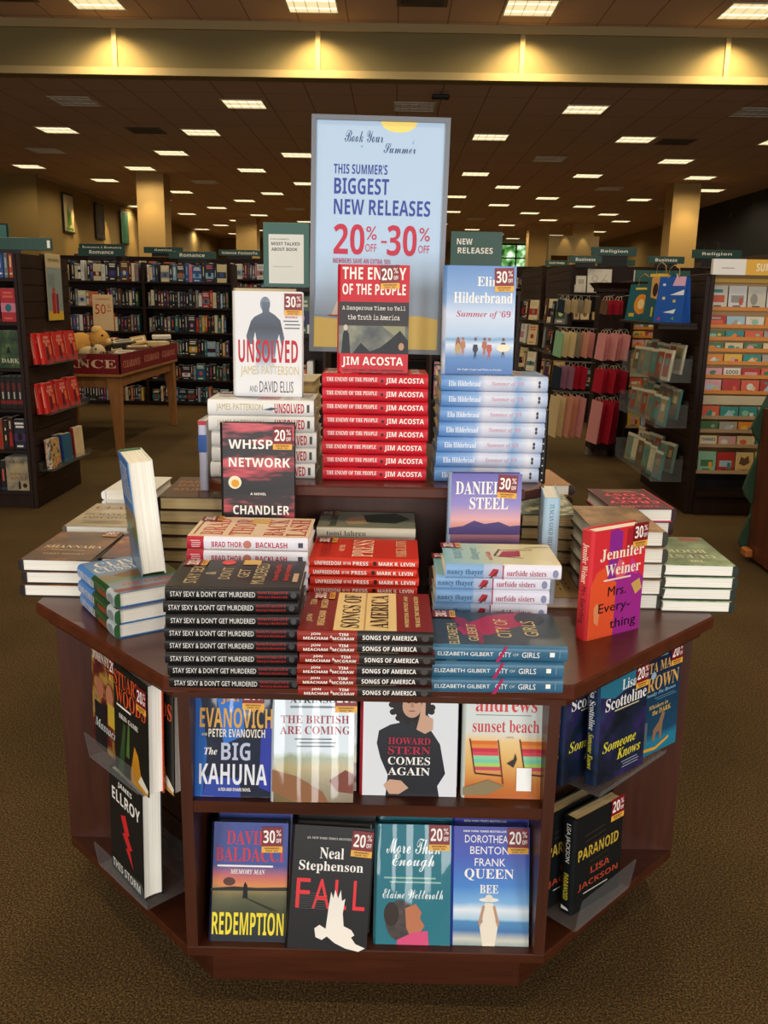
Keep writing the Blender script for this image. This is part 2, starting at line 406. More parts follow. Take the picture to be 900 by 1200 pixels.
# --- front row
spec('stay', .16, .228, .0226, K, fa=[T('STAY SEXY', 'n', .5, .84, .72, .1, '#cdb98c'), T('&', 'n', .5, .72, .1, .08, '#cdb98c'), T("DON'T", 'n', .5, .6, .42, .09, '#cdb98c'), T('GET', 'n', .5, .46, .3, .09, '#cdb98c'), T('MURDERED', 'n', .5, .33, .74, .1, '#cdb98c'),
    T('Karen Kilgariff &', 'b', .55, .2, .6, .055, '#d8342c'), T('Georgia Hardstark', 'b', .55, .12, .6, .055, '#d8342c'), E(.9, .62, .09, .055, '#e0382c'), R(.82, .36, 1, .5, '#d9b45a'), R(.2, .03, .5, .07, '#c9a88a')],
    sa=[T("STAY SEXY & DON'T GET MURDERED", 'n', .355, .5, .63, .42, '#e6e2da'), T('Karen Kilgariff &', 'm', .8, .66, .22, .25, '#d22f2c'), T('Georgia Hardstark', 'm', .8, .32, .22, .22, '#d22f2c'), E(.955, .5, .022, .25, '#4a4a4a')],
    st=[('20', .87, .88, .036)])
RED2, CREAM = '#7c2018', '#e8cf92'
spec('songs', .2, .23, .0194, CREAM, spine='#2b2724', back='#2b2724', bands=[(0, .44, '#8c2a20'), (.44, 1, '#2a2725')],
     fa=[R(0, .74, 1, 1, RED2), R(0, 0, 1, .27, RED2), T('JON', 'b', .3, .93, .18, .05, CREAM), T('MEACHAM', 'b', .3, .84, .36, .055, CREAM), T('TIM', 'b', .72, .93, .16, .05, CREAM), T('MCGRAW', 'b', .72, .84, .32, .055, CREAM), T('SONGS OF', 's', .5, .62, .86, .14, '#2b211a'), R(0, .505, 1, .515, '#b99b62'), T('AMERICA', 's', .5, .4, .86, .14, '#2b211a'),
         T('PATRIOTISM, PROTEST, AND', 'b', .5, .19, .8, .035, CREAM), T('THE MUSIC THAT MADE A NATION', 'b', .5, .11, .8, .035, CREAM)],
     sa=[T('JON', 'b', .135, .72, .07, .26, WH), T('MEACHAM', 'b', .135, .34, .18, .26, WH), T('&', 'b', .25, .5, .02, .26, WH), T('TIM', 'b', .34, .72, .07, .26, WH), T('MCGRAW', 'b', .34, .34, .16, .26, WH), T('SONGS OF AMERICA', 'b', .68, .48, .4, .42, WH), E(.94, .5, .028, .3, '#4b4642')], st=[('30', .88, .86, .036)])
spec('girls', .165, .234, .0292, N([(.35, '#1d2b33'), (.6, '#2b3a40')], 9), spine=N([(.3, '#2f5d78'), (.62, '#3b6f8c'), (.75, '#7a3560')], 7), back='#2b5064',
     fa=[P([(.28, .75), (.5, .8), (.9, .52), (1, .3), (1, .12), (.7, .2), (.3, .55)], '#a82050'), P([(.0, .62), (.3, .7), (.9, .85), (.8, .72), (.3, .6)], '#8a2348'), E(.82, .2, .2, .12, '#26282c'), T('ELIZABETH', 'n', .32, .83, .6, .075, '#d8c48a'), T('GILBERT', 'n', .36, .68, .5, .075, '#d8c48a'), T('CITY OF', 'n', .5, .44, .56, .11, '#d8c48a'), T('GIRLS', 'n', .5, .23, .46, .11, '#d8c48a')],
     sa=[T('ELIZABETH GILBERT', 'n', .25, .48, .41, .24, WH), T('CITY', 'n', .54, .48, .09, .32, WH), T('OF', 'n', .62, .48, .04, .18, '#d0c8bc'), T('GIRLS', 'n', .73, .48, .13, .34, WH), P([(.47, 0), (.5, 0), (.56, 1), (.54, 1)], '#a82a58'), R(.87, .38, .905, .66, WH), R(.94, .3, .945, .75, '#7aa0b4')], st=[('30', .9, .88, .036)])
# --- second row
spec('backlash', .158, .234, .0262, '#ecd3b2', spine='#e2e0e8', back='#e2e0e8', bands=[(0, .14, '#b01e30'), (.14, 1, '#dedce4')],
     fa=[T('BRAD', 's', .5, .82, .8, .19, '#b8322a'), T('THOR', 's', .5, .58, .8, .19, '#b8322a'), T('BACK', 's', .5, .3, .82, .17, '#b8322a'), T('LASH', 's', .5, .11, .82, .17, '#b8322a'), R(.68, .38, .92, .54, '#e8b85a'), LINES(.1, .9, .94, .98, 1, '#8a4a3a')],
     sa=[T('BRAD THOR', 'b', .33, .46, .25, .42, '#b3283a'), E(.5, .48, .035, .3, '#c07a6a'), T('BACKLASH', 'b', .7, .46, .26, .42, '#b3283a'), LINES(.03, .12, .2, .8, 4, '#e8c8c8'), R(.92, .3, .96, .68, '#4a4a52')], st=[('20', .88, .9, .036)])
spec('press', .148, .215, .0182, '#c8301f', fa=[T('UNFREEDOM', 's', .5, .87, .8, .09, '#7e1a10'), T('OF THE', 's', .5, .72, .3, .05, '#f0d8b8'), T('PRESS', 's', .5, .52, .84, .2, '#f0d8b8'), T('MARK R. LEVIN', 's', .5, .16, .8, .1, '#f0c8a0')],
     sa=[T('UNFREEDOM', 'b', .17, .48, .24, .42, WH), T('OF THE', 'b', .345, .48, .07, .3, WH), T('PRESS', 'b', .47, .48, .14, .42, WH), E(.6, .5, .018, .25, '#3a1410'), T('MARK R. LEVIN', 'b', .8, .48, .33, .4, WH)], st=[('30', .85, .88, .036)])
spec('blonde', .15, .215, .022, N([(.3, '#7d8474'), (.6, '#a3a58e')], 5), spine='#c9c3b0',
     fa=[P([(.2, .68), (.45, .74), (.75, .58), (.8, .5), (.45, .42), (.25, .5)], '#d2b487'), E(.52, .62, .15, .1, '#d9a98a'), P([(.35, .5), (.8, .55), (.95, .2), (.6, .05), (.3, .2)], '#2e4030'), T('tomi lahren', 's', .5, .86, .8, .1, '#3c3d30')],
     sa=[T('tomi lahren', 's', .3, .5, .4, .5, '#5b5f52')], st=[('30', .86, .9, .034)])
spec('surf', .15, .222, .0287, G([(0, '#e3d3a6'), (.45, '#d8d8ac'), (.7, '#a9cdbd'), (1, '#8cc3cc')], .222), spine='#dfe0ea', back='#dcd8c4', bands=[(0, .33, '#7ea6cf'), (.33, .4, '#a9b6cc'), (.4, .5, '#b5b9cd'), (.5, 1, '#dedce6')],
     fa=[T('nancy', 's', .5, .86, .5, .1, '#4a8f9e'), T('thayer', 's', .5, .72, .56, .1, '#4a8f9e'), P([(.35, .52), (.62, .46), (.66, .3), (.38, .32)], '#a52a36'), L([(.3, .3), (.4, .55), (.72, .48)], .02, '#5b3a24'), L([(.68, .5), (.7, .18)], .02, '#5b3a24'), T('surfside', 's', .4, .6, .4, .05, '#d86a52'), L([(.78, .25), (.86, .1), (.84, .02)], .015, '#5b3a24')],
     sa=[T('nancy thayer', 's', .17, .46, .31, .46, '#33506b'), P([(.37, .25), (.41, .75), (.46, .7), (.44, .2)], '#b03040'), L([(.39, .1), (.45, .55)], .02, '#4a3326'), R(.493, 0, .503, 1, '#a8324a'), T('surfside sisters', 's', .7, .46, .34, .4, '#a83a50'), E(.95, .45, .025, .28, '#8a8ca8')], st=[('20', .86, .92, .034)])
spec('hidden', .15, .235, .0312, '#6a5548')
# --- riser stacks and the copies standing on them
spec('unsolved', .155, .236, .0348, '#dfe0e0', spine='#e4e3de', back='#d6d6d2', bulge=.005,
     fa=[E(.46, .88, .075, .07, N([(.3, '#4b5a6e'), (.7, '#7b899b')], 30)), P([(.41, .9), (.42, .8), (.3, .76), (.25, .72), (.18, .58), (.2, .5), (.27, .5), (.31, .62), (.34, .5), (.3, .22), (.58, .22), (.62, .5), (.66, .6), (.7, .48), (.74, .56), (.68, .73), (.6, .78), (.52, .81), (.52, .9)], G([(0, '#dfe0e0'), (.28, '#c9ced6'), (.42, '#5d6b80'), (.65, '#2a3240'), (.95, '#56657a')], .236)),
         T('UNSOLVED', 'b', .5, .435, .88, .22, '#b81a2e'), T('JAMES PATTERSON', 'n', .52, .24, .86, .11, '#c9b478'), T('AND', 'n', .28, .075, .12, .06, '#6a6a6e'), T('DAVID ELLIS', 'n', .62, .095, .5, .11, '#55565c'), T('INVISIBLE', 'b', .84, .76, .18, .018, '#b81a2e'), LINES(.72, .98, .64, .74, 3, '#555555', .3)],
     sa=[T('JAMES PATTERSON', 'n', .3, .5, .44, .52, '#b9a25c'), P([(.52, .4), (.6, .55), (.66, .5), (.6, .35)], '#4a5a70'), T('UNSOLVED', 'b', .77, .5, .28, .62, '#b81a2e'), R(.935, .25, .96, .75, '#4a4a4a')], st=[('30', .87, .88, .04)])
spec('acosta', .155, .234, .0293, '#c41e2c', spine='#c41e2c',
     fa=[R(0, .44, 1, .66, '#332e2e'), R(0, .18, 1, .44, N([(.3, '#23282e'), (.5, '#5b5f52'), (.7, '#8a8a70')], 16)), P([(.25, .44), (.62, .44), (.95, .28), (.95, .44)], '#8d8c6a'), P([(.04, .18), (.06, .36), (.1, .42), (.15, .36), (.17, .18)], '#1d2026'), P([(.2, .18), (.32, .28), (.45, .2), (.6, .24), (.75, .32), (.88, .4), (1, .3), (1, .18)], '#1e2024'), E(.9, .25, .04, .035, '#b58a6a'), E(.1, .42, .03, .028, '#c9b8a8'),
         T('THE ENEMY', 'b', .5, .92, .9, .11, WH), T('OF THE PEOPLE', 'b', .5, .775, .9, .1, WH), T('A Dangerous Time to Tell', 'm', .5, .6, .9, .05, WH), T('the Truth in America', 'm', .5, .52, .74, .05, WH), T('JIM ACOSTA', 'b', .49, .1, .88, .1, WH), T('CNN CHIEF WHITE HOUSE CORRESPONDENT', 'b', .5, .025, .88, .018, '#3a0a10')],
     sa=[T('THE ENEMY OF THE PEOPLE', 's', .28, .6, .48, .3, WH), T('A Dangerous Time to Tell the Truth in America', 'm', .28, .28, .48, .15, '#2a0a0e'), E(.565, .5, .014, .13, '#3a1014'), T('JIM ACOSTA', 'b', .78, .5, .36, .5, WH)], st=[('20', .72, .89, .042, .05)])
spec('summer69', .155, .236, .0336, G([(0, '#2f5f9e'), (.16, '#4d7fb8'), (.28, '#cfd9e6'), (.33, '#6a9ac4'), (.36, '#a8c0da'), (.55, '#c4d2e4'), (.75, '#7fa3d0'), (1, '#5a86c0')], .236, 2, .3, .05, 30), spine=G([(0, '#9fb4d2'), (.12, '#d5d6de'), (.28, '#8fb0d6'), (.34, '#c3cbdc'), (.58, '#cfd2e0'), (.66, '#86a9d6'), (1, '#5c8cc6')], .236, 2, .3, .06, 16), back='#86a4c8', bulge=.005,
     fa=[T('Elin', 's', .6, .86, .3, .085, WH), T('Hilderbrand', 's', .54, .71, .84, .1, WH), T("Summer of '69", 'i', .55, .555, .78, .075, '#b5495a')] +
        [P([(x - .024, y - .02), (x - .014, y + .05), (x - .04, y + .08), (x - .028, y + .13), (x + .028, y + .13), (x + .04, y + .08), (x + .014, y + .05), (x + .022, y - .02), (x + .004, y + .03)], c) for x, y, c in ((.2, .19, '#9a6248'), (.27, .18, '#b07a5a'), (.45, .15, '#2f3a48'), (.58, .18, '#a86a50'), (.65, .15, '#b8584a'), (.85, .17, '#56402f'))] +
        [E(x, .33, .02, .016, c) for x, c in ((.2, '#8a5a40'), (.27, '#a87050'), (.45, '#7a5038'), (.58, '#8a5840'), (.65, '#a06a4a'), (.85, '#7a5038'))] + [E(.85, .25, .1, .035, '#e6dfc4'), E(.2, .24, .04, .05, '#b89a6a'), T('The Perfect Couple and Winter in Paradise', 'i', .52, .045, .64, .022, '#dfe6f0')],
     sa=[T('Elin Hilderbrand', 's', .22, .5, .3, .36, '#e8eef6'), T("Summer of '69", 'i', .62, .5, .3, .36, '#c78a98'), E(.92, .62, .012, .12, '#3a3a48'), E(.92, .38, .012, .12, '#3a3a48')], st=[('30', .83, .875, .042, .03)])
spec('network', .153, .232, .03, N([(.4, '#141618'), (.5, '#2a1e22'), (.56, '#b84852'), (.66, '#dc6c76')], 6, .32, (.6, 1, 2.6)), spine='#17181a', back='#1a1a1c',
     fa=[T('WHISPER', 'b', .52, .81, .84, .085, WH), T('NETWORK', 'b', .52, .645, .84, .085, WH), E(.18, .46, .09, .06, '#e9dcc0'), E(.185, .45, .055, .036, '#d89a2c'), T('A NOVEL', 'b', .5, .355, .22, .022, WH), T('CHANDLER', 'b', .54, .205, .78, .085, WH), T('BAKER', 'b', .54, .02, .3, .01, WH)], st=[('20', .84, .87, .04)])
spec('steel', .155, .238, .03, G([(0, '#3a3060'), (.35, '#4a3f78'), (.5, '#c9806a'), (.58, '#d8a0a0'), (.72, '#8a80c0'), (1, '#5a55a8')], .238), spine=N([(.3, '#8aa6c8'), (.7, '#a9bcd6')], 6), back='#54508f',
     fa=[P([(0, .5), (.2, .52), (.35, .57), (.5, .54), (.7, .56), (.85, .52), (1, .53), (1, .44), (0, .44)], '#4a3a70'), T('DANIELLE', 's', .5, .87, .84, .12, WH), T('STEEL', 's', .55, .73, .54, .11, WH)],
     sa=[T('DANIELLE STEEL', 's', .32, .5, .55, .5, '#2b3560')], st=[('30', .8, .885, .042, -.06)])
# --- table top, sides
spec('every', .15, .228, .034, '#d43038', spine='#d23038', back='#c92c34',
     fa=[P([(0, .5), (.1, .62), (.25, .66), (.42, .6), (.48, .5), (.48, 0), (0, 0)], '#e0542e'), P([(.48, 0), (.48, .5), (.6, .6), (.75, .64), (1, .5), (1, 0)], '#9c2a86'), P([(.3, .98), (.42, 1), (.54, .96), (.54, .8), (.3, .78)], '#8a2a8a'), P([(.3, .72), (.55, .72), (.5, .5), (.3, .55)], '#8a2a8a'), P([(.62, .98), (.78, .99), (.9, .8), (.62, .75)], '#a8242e'), P([(.42, .6), (.5, .72), (.6, .68), (.66, .56), (.5, .52)], '#d85a6a'), P([(.66, .58), (.74, .72), (.84, .64), (.88, .54)], '#c83a7a'), P([(.08, .3), (.14, .34), (.2, .28), (.18, .12), (.1, .16)], '#e08a5a'),
         T('Jennifer', 's', .55, .77, .82, .115, '#f6e6d2'), T('Weiner', 's', .58, .625, .68, .105, '#f6e6d2'), LINES(.22, .82, .525, .545, 1, '#f0d0c0', .8), T('Mrs.', 'n', .5, .425, .34, .09, '#1f1420'), T('Every-', 'n', .47, .265, .6, .115, '#1f1420'), T('thing', 'n', .66, .1, .5, .12, '#1f1420'), P([(.76, .46), (.92, .5), (.98, .4), (.86, .35)], '#c9a058')],
     sa=[T('Jennifer Weiner', 's', .3, .5, .36, .5, '#f6e6d2'), T('Mrs. Everything', 'n', .68, .5, .34, .5, '#1f1420')], st=[('30', .87, .91, .042)])
CUSF = G([(0, '#7a8a9a'), (.25, '#5d7a90'), (.35, '#4a6a3a'), (.5, '#7a5a30'), (.62, '#5a8ab8'), (1, '#3f78b8')], .236, 2, .28, .2, 14)
spec('cussler', .158, .236, .0315, CUSF, spine='#2f5a34', back='#2e6aa8', bands=[(0, .4, '#4a82c4'), (.4, .46, '#2c4a34'), (.46, .8, '#264a2a'), (.8, 1, '#b8c2c4')],
     fa=[T('CLIVE', 's', .5, .86, .72, .15, '#efe9dc'), T('CUSSLER', 's', .5, .7, .88, .15, '#efe9dc'), P([(.2, .5), (.5, .58), (.8, .5), (.7, .4), (.3, .4)], '#7a5224'), T('THE OASIS', 's', .5, .2, .7, .08, '#c8402c'), R(0, .02, 1, .1, '#8a4a4a')],
     sa=[T('CLIVE CUSSLER', 's', .25, .5, .44, .5, '#f2ecdf'), L([(.5, .8), (.8, .75)], .012, '#c8d040'), T('OASIS', 's', .68, .42, .2, .34, '#d8502e'), E(.9, .5, .08, .3, '#8a9298')], bulge=.006)
spec('cusslerup', .158, .242, .05, CUSF, spine='#2f5a34', back='#e4e2dc', fa=[R(0, .55, 1, 1, '#3f78b8'), T('CLIVE', 's', .5, .86, .72, .15, '#efe9dc'), T('CUSSLER', 's', .5, .7, .88, .15, '#efe9dc')], bulge=.006)
spec('shannara', .16, .24, .0285, N([(.3, '#2a1a12'), (.5, '#5b3418'), (.68, '#a8682a'), (.8, '#d8a040')], 8), spine='#241c1a', back='#241c1a', fa=[T('SHANNARA', 's', .52, .45, .84, .09, '#e2d2b0'), T('TERRY BROOKS', 's', .5, .2, .6, .05, '#c9a878'), LINES(.2, .8, .3, .36, 2, '#c9a070')], st=[('20', .85, .92, .036)], bulge=.005)
spec('wide', .165, .25, .024, N([(.3, '#8c7c62'), (.7, '#b8a684')], 14), spine='#5a5448', back='#4a443a', fa=[T('CLARE', 's', .5, .8, .8, .12, '#7a3226'), T('HUMANKIND', 's', .5, .5, .84, .09, '#4a4034'), T('AND CAPITAL', 's', .5, .36, .8, .09, '#4a4034'), LINES(.15, .85, .1, .25, 3, '#6a5c48')])
spec('brownl', .16, .235, .0305, N([(.35, '#3a2014'), (.7, '#5b3420')], 10), spine='#2c1710', back='#2c1710', fa=[T('THE', 'b', .6, .9, .4, .08, '#b8763e'), T('PARISIAN', 'b', .5, .74, .84, .11, '#b8763e'), T('DARKER', 'b', .5, .56, .76, .11, '#b8763e'), T('MURDER', 'b', .52, .36, .8, .11, '#b8763e'), LINES(.2, .8, .1, .2, 2, '#8a5a34')], paper=PAPER2)
spec('smallred', .14, .21, .027, N([(.35, '#22242c'), (.55, '#7a2428'), (.7, '#c8a03a')], 12), spine='#26282c', back='#26282c', bulge=.004)
spec('whitebk', .14, .21, .026, '#e4e2dc', spine='#efeeea', back='#e4e2dc', fa=[LINES(.2, .8, .4, .8, 4, '#9a948a')], bulge=.006)
spec('cari', .158, .236, .0335, '#541022', spine='#2c1016', back='#c82a58', fa=[T('COLSON', 'b', .5, .88, .6, .07, '#f03a66'), T('CRAZY', 'b', .5, .68, .84, .12, '#ff4566'), T('LOVE', 'b', .46, .5, .6, .12, '#ff4566'), T('LOST', 'b', .5, .32, .7, .12, '#ff4566'), LINES(.2, .8, .08, .2, 2, '#d8a06a'), R(.0, .0, .02, 1, '#d8305a')], bulge=.005)
spec('vienna', .158, .236, .0272, N([(.34, '#26331f'), (.5, '#5f7a4a'), (.66, '#a3b088')], 9), spine='#26302a', back='#26302a', fa=[T('THE', 's', .5, .88, .2, .06, '#e4dfc8'), T('GUEST', 's', .5, .72, .7, .12, '#c8c8a8'), T('BOOK', 's', .5, .54, .6, .12, '#c8c8a8'), R(.1, .04, .4, .16, '#8a2420')], bulge=.005)
spec('painting', .158, .24, .0358, N([(.32, '#2f2418'), (.48, '#8a6440'), (.6, '#bd9468'), (.7, '#a83a26')], 8), spine='#3a3a30', back='#3a3a30', paper=PAPER, bulge=.005)
spec('greenpat', .15, .235, .0315, N([(.42, '#22301e'), (.52, '#46583a'), (.62, '#c9bf98')], 34), spine='#2a2c20', back='#2a2c20', paper=PAPER2)
spec('tan', .15, .22, .027, '#a58a5c', spine='#8a7048', fa=[('many', [E(.15 + .14 * i, .4 + .3 * (j % 3) / 2 + .04 * (i % 2), .018, .03, '#4a3620', 8) for i in range(6) for j in range(3)]), LINES(.05, .95, .1, .14, 1, '#6a5230', .4)], back='#8a7048')
spec('amber', .15, .225, .03, '#b87a34', spine=N([(.4, '#1c120a'), (.62, '#4a2a10'), (.75, '#c08030')], 22), back='#8a5a28', bulge=.012)
spec('bluestand', .15, .235, .034, '#a9c2d8', spine=G([(0, '#b8cad8'), (1, '#9fc0d4')], .235), fa=[T('LOST', 's', .5, .5, .7, .2, '#6a7fb0')], sa=[T('TUSCAN GOLD HILLS', 's', .26, .5, .42, .28, '#5d7488'), T('LOST', 's', .76, .5, .3, .5, '#7a86b8')])
spec('blackdots', .14, .2, .022, '#17181a', sa=[('many', [E(.05 + .1 * i, .5, .012, .1, '#e6e0d4', 8) for i in range(10)])], fa=[('many', [E(.1 + .2 * i, .1 + .13 * j, .02, .016, '#e6e0d4', 8) for i in range(5) for j in range(7)])])
spec('whitestand', .12, .165, .02, '#d9d8e2', spine='#c9cbe0', sa=[R(0, 0, .06, 1, '#c03038'), R(.2, 0, .45, 1, '#3a62a8')])
spec('beige', .15, .22, .028, '#c7b48c', spine='#b09a70', paper=PAPER2)
# --- face-out in the front bays
spec('kahuna', .155, .232, .03, '#0f1c33', spine='#0d1a30', fa=[P([(0, 0), (.14, 0), (.2, .45), (.1, 1), (0, 1)], '#1d5fb0'), P([(.3, 1), (.62, 1), (.66, .6), (.4, .5)], '#2a70c4'), P([(.84, .1), (1, .05), (1, .8), (.86, .6)], '#2a3a9c'), P([(.14, 0), (.62, 0), (.6, .18), (.2, .2)], '#2a449c'),
     T('JANE', 'b', .56, .95, .4, .12, '#d8923a'), T('EVANOVICH', 'b', .55, .76, .9, .19, '#d8a24a'), T('AND', 'b', .16, .6, .07, .025, '#d8c8a0'), T('PETER EVANOVICH', 'b', .56, .615, .7, .08, '#e6dcc8'), T('The', 'i', .24, .44, .16, .07, WH), T('BIG', 'b', .55, .44, .36, .17, '#b9c0d4'), T('KAHUNA', 'b', .52, .22, .84, .2, '#e2e4ea'), T('A FOX AND O\'HARE NOVEL', 'b', .54, .075, .4, .032, WH)], st=[('20', .76, .97, .042)])
spec('british', .155, .236, .036, G([(0, '#6a5220'), (.14, '#7a6a34'), (.28, '#a8965c'), (.36, '#8c9a78'), (.41, '#c6d2d6'), (1, '#cbd6de')], .236, 2, .16, .12, 26), spine='#c9d2d8', fa=[P([(.0, .3), (.3, .24), (.62, .1), (.7, 0), (.3, 0), (0, .1)], '#8a5a30'), P([(.7, .2), (.9, .3), (1, .26), (1, .08), (.8, .1)], '#7a3a28'), T('ATKINSON', 's', .54, .945, .66, .06, '#33404a'), LINES(.2, .86, .86, .9, 1, '#7a8288', .5), T('THE BRITISH', 's', .52, .765, .84, .075, '#9c3040'), T('ARE COMING', 's', .52, .665, .86, .075, '#9c3040'), LINES(.26, .8, .5, .6, 3, '#6a7278', .35)], st=[('20', .9, .955, .042)])
spec('turtle', .185, .236, .03, '#dcdfe2', spine='#b02030', fa=[P([(.18, .62), (.3, .68), (.5, .72), (.7, .66), (.82, .5), (.88, .22), (.8, .1), (.82, 0), (.26, 0), (.28, .2), (.2, .36), (.16, .5)], '#23252b'), P([(.36, .8), (.4, .68), (.62, .68), (.64, .8)], '#23252b'), E(.52, .86, .2, .15, '#1d1918')] + [E(.52 + .21 * math.cos(q * .5), .85 + .14 * math.sin(q * .5), .035, .03, '#1d1918', 9) for q in range(13)] + [E(.52, .86, .01, .01, '#1d1918'), E(.52, .86, .1, .11, '#c2997e'), P([(.57, .64), (.6, .76), (.63, .92), (.66, .92), (.66, .78), (.74, .74), (.74, .64), (.66, .6)], '#c89f84'), P([(.24, .1), (.3, .16), (.42, .15), (.5, .08), (.4, .02), (.3, .02)], '#c89f84'), E(.485, .895, .018, .008, '#2a2220'), E(.56, .895, .018, .008, '#2a2220'), P([(.515, .9), (.53, .9), (.54, .85), (.505, .85)], '#a87e64'), L([(.49, .815), (.55, .815)], .01, '#8a4a40'),
     T('HOWARD', 's', .5, .53, .44, .065, '#b02a42'), T('STERN', 's', .5, .44, .44, .075, '#b02a42'), T('COMES', 's', .5, .34, .44, .075, WH), T('AGAIN', 's', .5, .24, .44, .075, WH)], st=[('30', .86, 1.02, .042)])
spec('beach', .16, .236, .03, G([(0, '#b8602c'), (.12, '#c87a3a'), (.3, '#e0b064'), (.48, '#ecc98a'), (.55, '#d9dcd2'), (1, '#cdd8d6')], .236, 2, .22, .08, 20), spine='#cfd6cc', fa=
     [T('andrews', 's', .5, .9, .74, .15, '#d03a3c'), LINES(.12, .9, .79, .8, 1, '#8a8a86', .8), T('sunset beach', 's', .5, .69, .8, .12, '#c8404a'), T('A NOVEL', 's', .55, .585, .1, .018, '#8a7a6a')] +
     [P([(a, b), (a + .32, b), (a + .32, b - .035), (a, b - .035)], '#%s' % c) for i, c in enumerate(('d8702c', 'e08a3a', 'c83048', 'd84a58', '8fd0a0', '7cc8a8', 'a8d060', 'c84a60')) for a, b in ((.08 + i * .006, .55 - i * .035), (.68 + i * .006, .55 - i * .035))] +
     [L([(.07, .57), (.14, .24), (.46, .22)], .014, '#5a1e1c'), L([(.41, .56), (.48, .14)], .014, '#7a2a20'), L([(.67, .57), (.74, .24), (1, .22)], .014, '#5a1e1c'), P([(.0, .1), (.3, .18), (.5, .12), (.3, .04), (0, .03)], '#8a7a58'), P([(.52, .34), (.6, .38), (.62, .44), (.64, .38), (.6, .3)], '#3a3028'), R(.64, .08, .82, .3, '#f4f4ee')])
spec('redemption', .153, .234, .032, G([(0, '#1d2430'), (.2, '#2c3324'), (.36, '#5d5c3c'), (.43, '#8a7a4a'), (.47, '#d88a4a'), (.54, '#c86a60'), (.64, '#3c4c90'), (1, '#2c3f8c')], .234, 2, .28, .1, 18), spine='#232a44', fa=
     [P([(0, .44), (.3, .46), (.6, .45), (1, .46), (1, .43), (0, .42)], '#2c2a24'), P([(.42, .36), (.43, .47), (.45, .5), (.48, .47), (.49, .36)], '#16181c'), P([(.46, .36), (.8, .26), (.9, .26), (.5, .36)], '#2c301e'), E(.24, .5, .08, .035, '#5a3a34'), T('DAVID', 's', .46, .87, .54, .12, '#c83a44'), T('BALDACCI', 's', .5, .73, .9, .12, '#c83a44'), LINES(.06, .92, .62, .645, 1, WH, .6), T('MEMORY MAN', 'i', .48, .585, .46, .04, WH), T('REDEMPTION', 'b', .5, .15, .94, .19, '#ecd83c')], st=[('30', .79, .86, .042, .02)])
spec('fall', .16, .24, .045, '#201f20', spine='#1c1b1c', fa=[T('#1 NEW YORK TIMES BESTSELLER', 'i', .5, .9, .64, .02, '#cfcac0'), T('Neal', 's', .5, .78, .3, .09, WH), T('Stephenson', 's', .5, .665, .8, .1, WH), LINES(.06, .5, .32, .46, 8, '#5a5552', .2),
     T('F', 'n', .17, .45, .17, .24, '#e03238'), T('A', 'n', .4, .45, .22, .24, '#e03238'), T('L', 'n', .64, .45, .15, .24, '#e03238'), T('L', 'n', .87, .45, .15, .24, '#e03238'),
     P([(.5, .34), (.52, .47), (.55, .42), (.57, .49), (.61, .42), (.64, .49), (.66, .4), (.7, .42), (.68, .3), (.7, .2), (.8, .17), (.84, .13), (.8, .11), (.86, .06), (.98, .03), (.9, 0), (.74, .02), (.6, .06), (.5, .11), (.44, .08), (.36, .1), (.34, .17), (.4, .2), (.48, .17)], '#e9e2d6')], st=[('20', .87, .87, .042, -.05)])
spec('enough', .152, .234, .03, '#17707f', spine='#155f6c', fa=[T('More Than', 'c', .5, .82, .72, .13, '#e8efec'), T('Enough', 'c', .5, .68, .56, .15, '#e8efec'), LINES(.1, .9, .5, .57, 2, '#8fb8a8', .4), T('Elaine Welteroth', 'c', .5, .42, .8, .08, '#e8efec'), E(.34, .2, .2, .17, N([(.4, '#241a16'), (.7, '#4a3226')], 60)), E(.22, .25, .1, .1, '#2e2018'), P([(.4, .3), (.54, .34), (.62, .27), (.6, .22), (.66, .16), (.58, .08), (.48, .06), (.42, .14)], '#b8714c'), P([(.3, .04), (.5, .1), (.7, .12), (.72, 0), (.3, 0)], '#d04a78')], st=[('20', .84, .895, .042)])
spec('queen', .155, .234, .03, G([(0, '#8fa0a0'), (.05, '#c9c8b8'), (.12, '#3f72a8'), (.2, '#4a8ab8'), (.22, '#a8c8dc'), (.3, '#dfe6ea'), (.36, '#7ab0dc'), (.5, '#3f80c8'), (.75, '#3a52b0'), (1, '#3a3f9c')], .234, 2, .28, .05, 14), spine='#33409c', fa=
     [T('NEW YORK TIMES BESTSELLER', 'b', .42, .96, .56, .016, WH), T('DOROTHEA', 'n', .44, .895, .56, .065, WH), T('BENTON', 'n', .48, .8, .5, .065, WH), T('FRANK', 'n', .49, .7, .4, .065, WH), T('QUEEN', 's', .48, .595, .64, .1, WH), T('BEE', 's', .48, .475, .24, .07, WH), E(.48, .385, .13, .018, '#e8e4d8'), E(.48, .4, .05, .03, '#e0dccc'), P([(.43, .36), (.53, .36), (.55, .32), (.57, .2), (.6, .17), (.56, 0), (.4, 0), (.36, .17), (.4, .2), (.41, .32)], '#e6dcc8'), P([(.4, .34), (.43, .33), (.37, .16), (.34, .18)], '#b98d70'), P([(.53, .33), (.56, .34), (.62, .18), (.59, .16)], '#b98d70')], st=[('20', .85, .885, .042)])
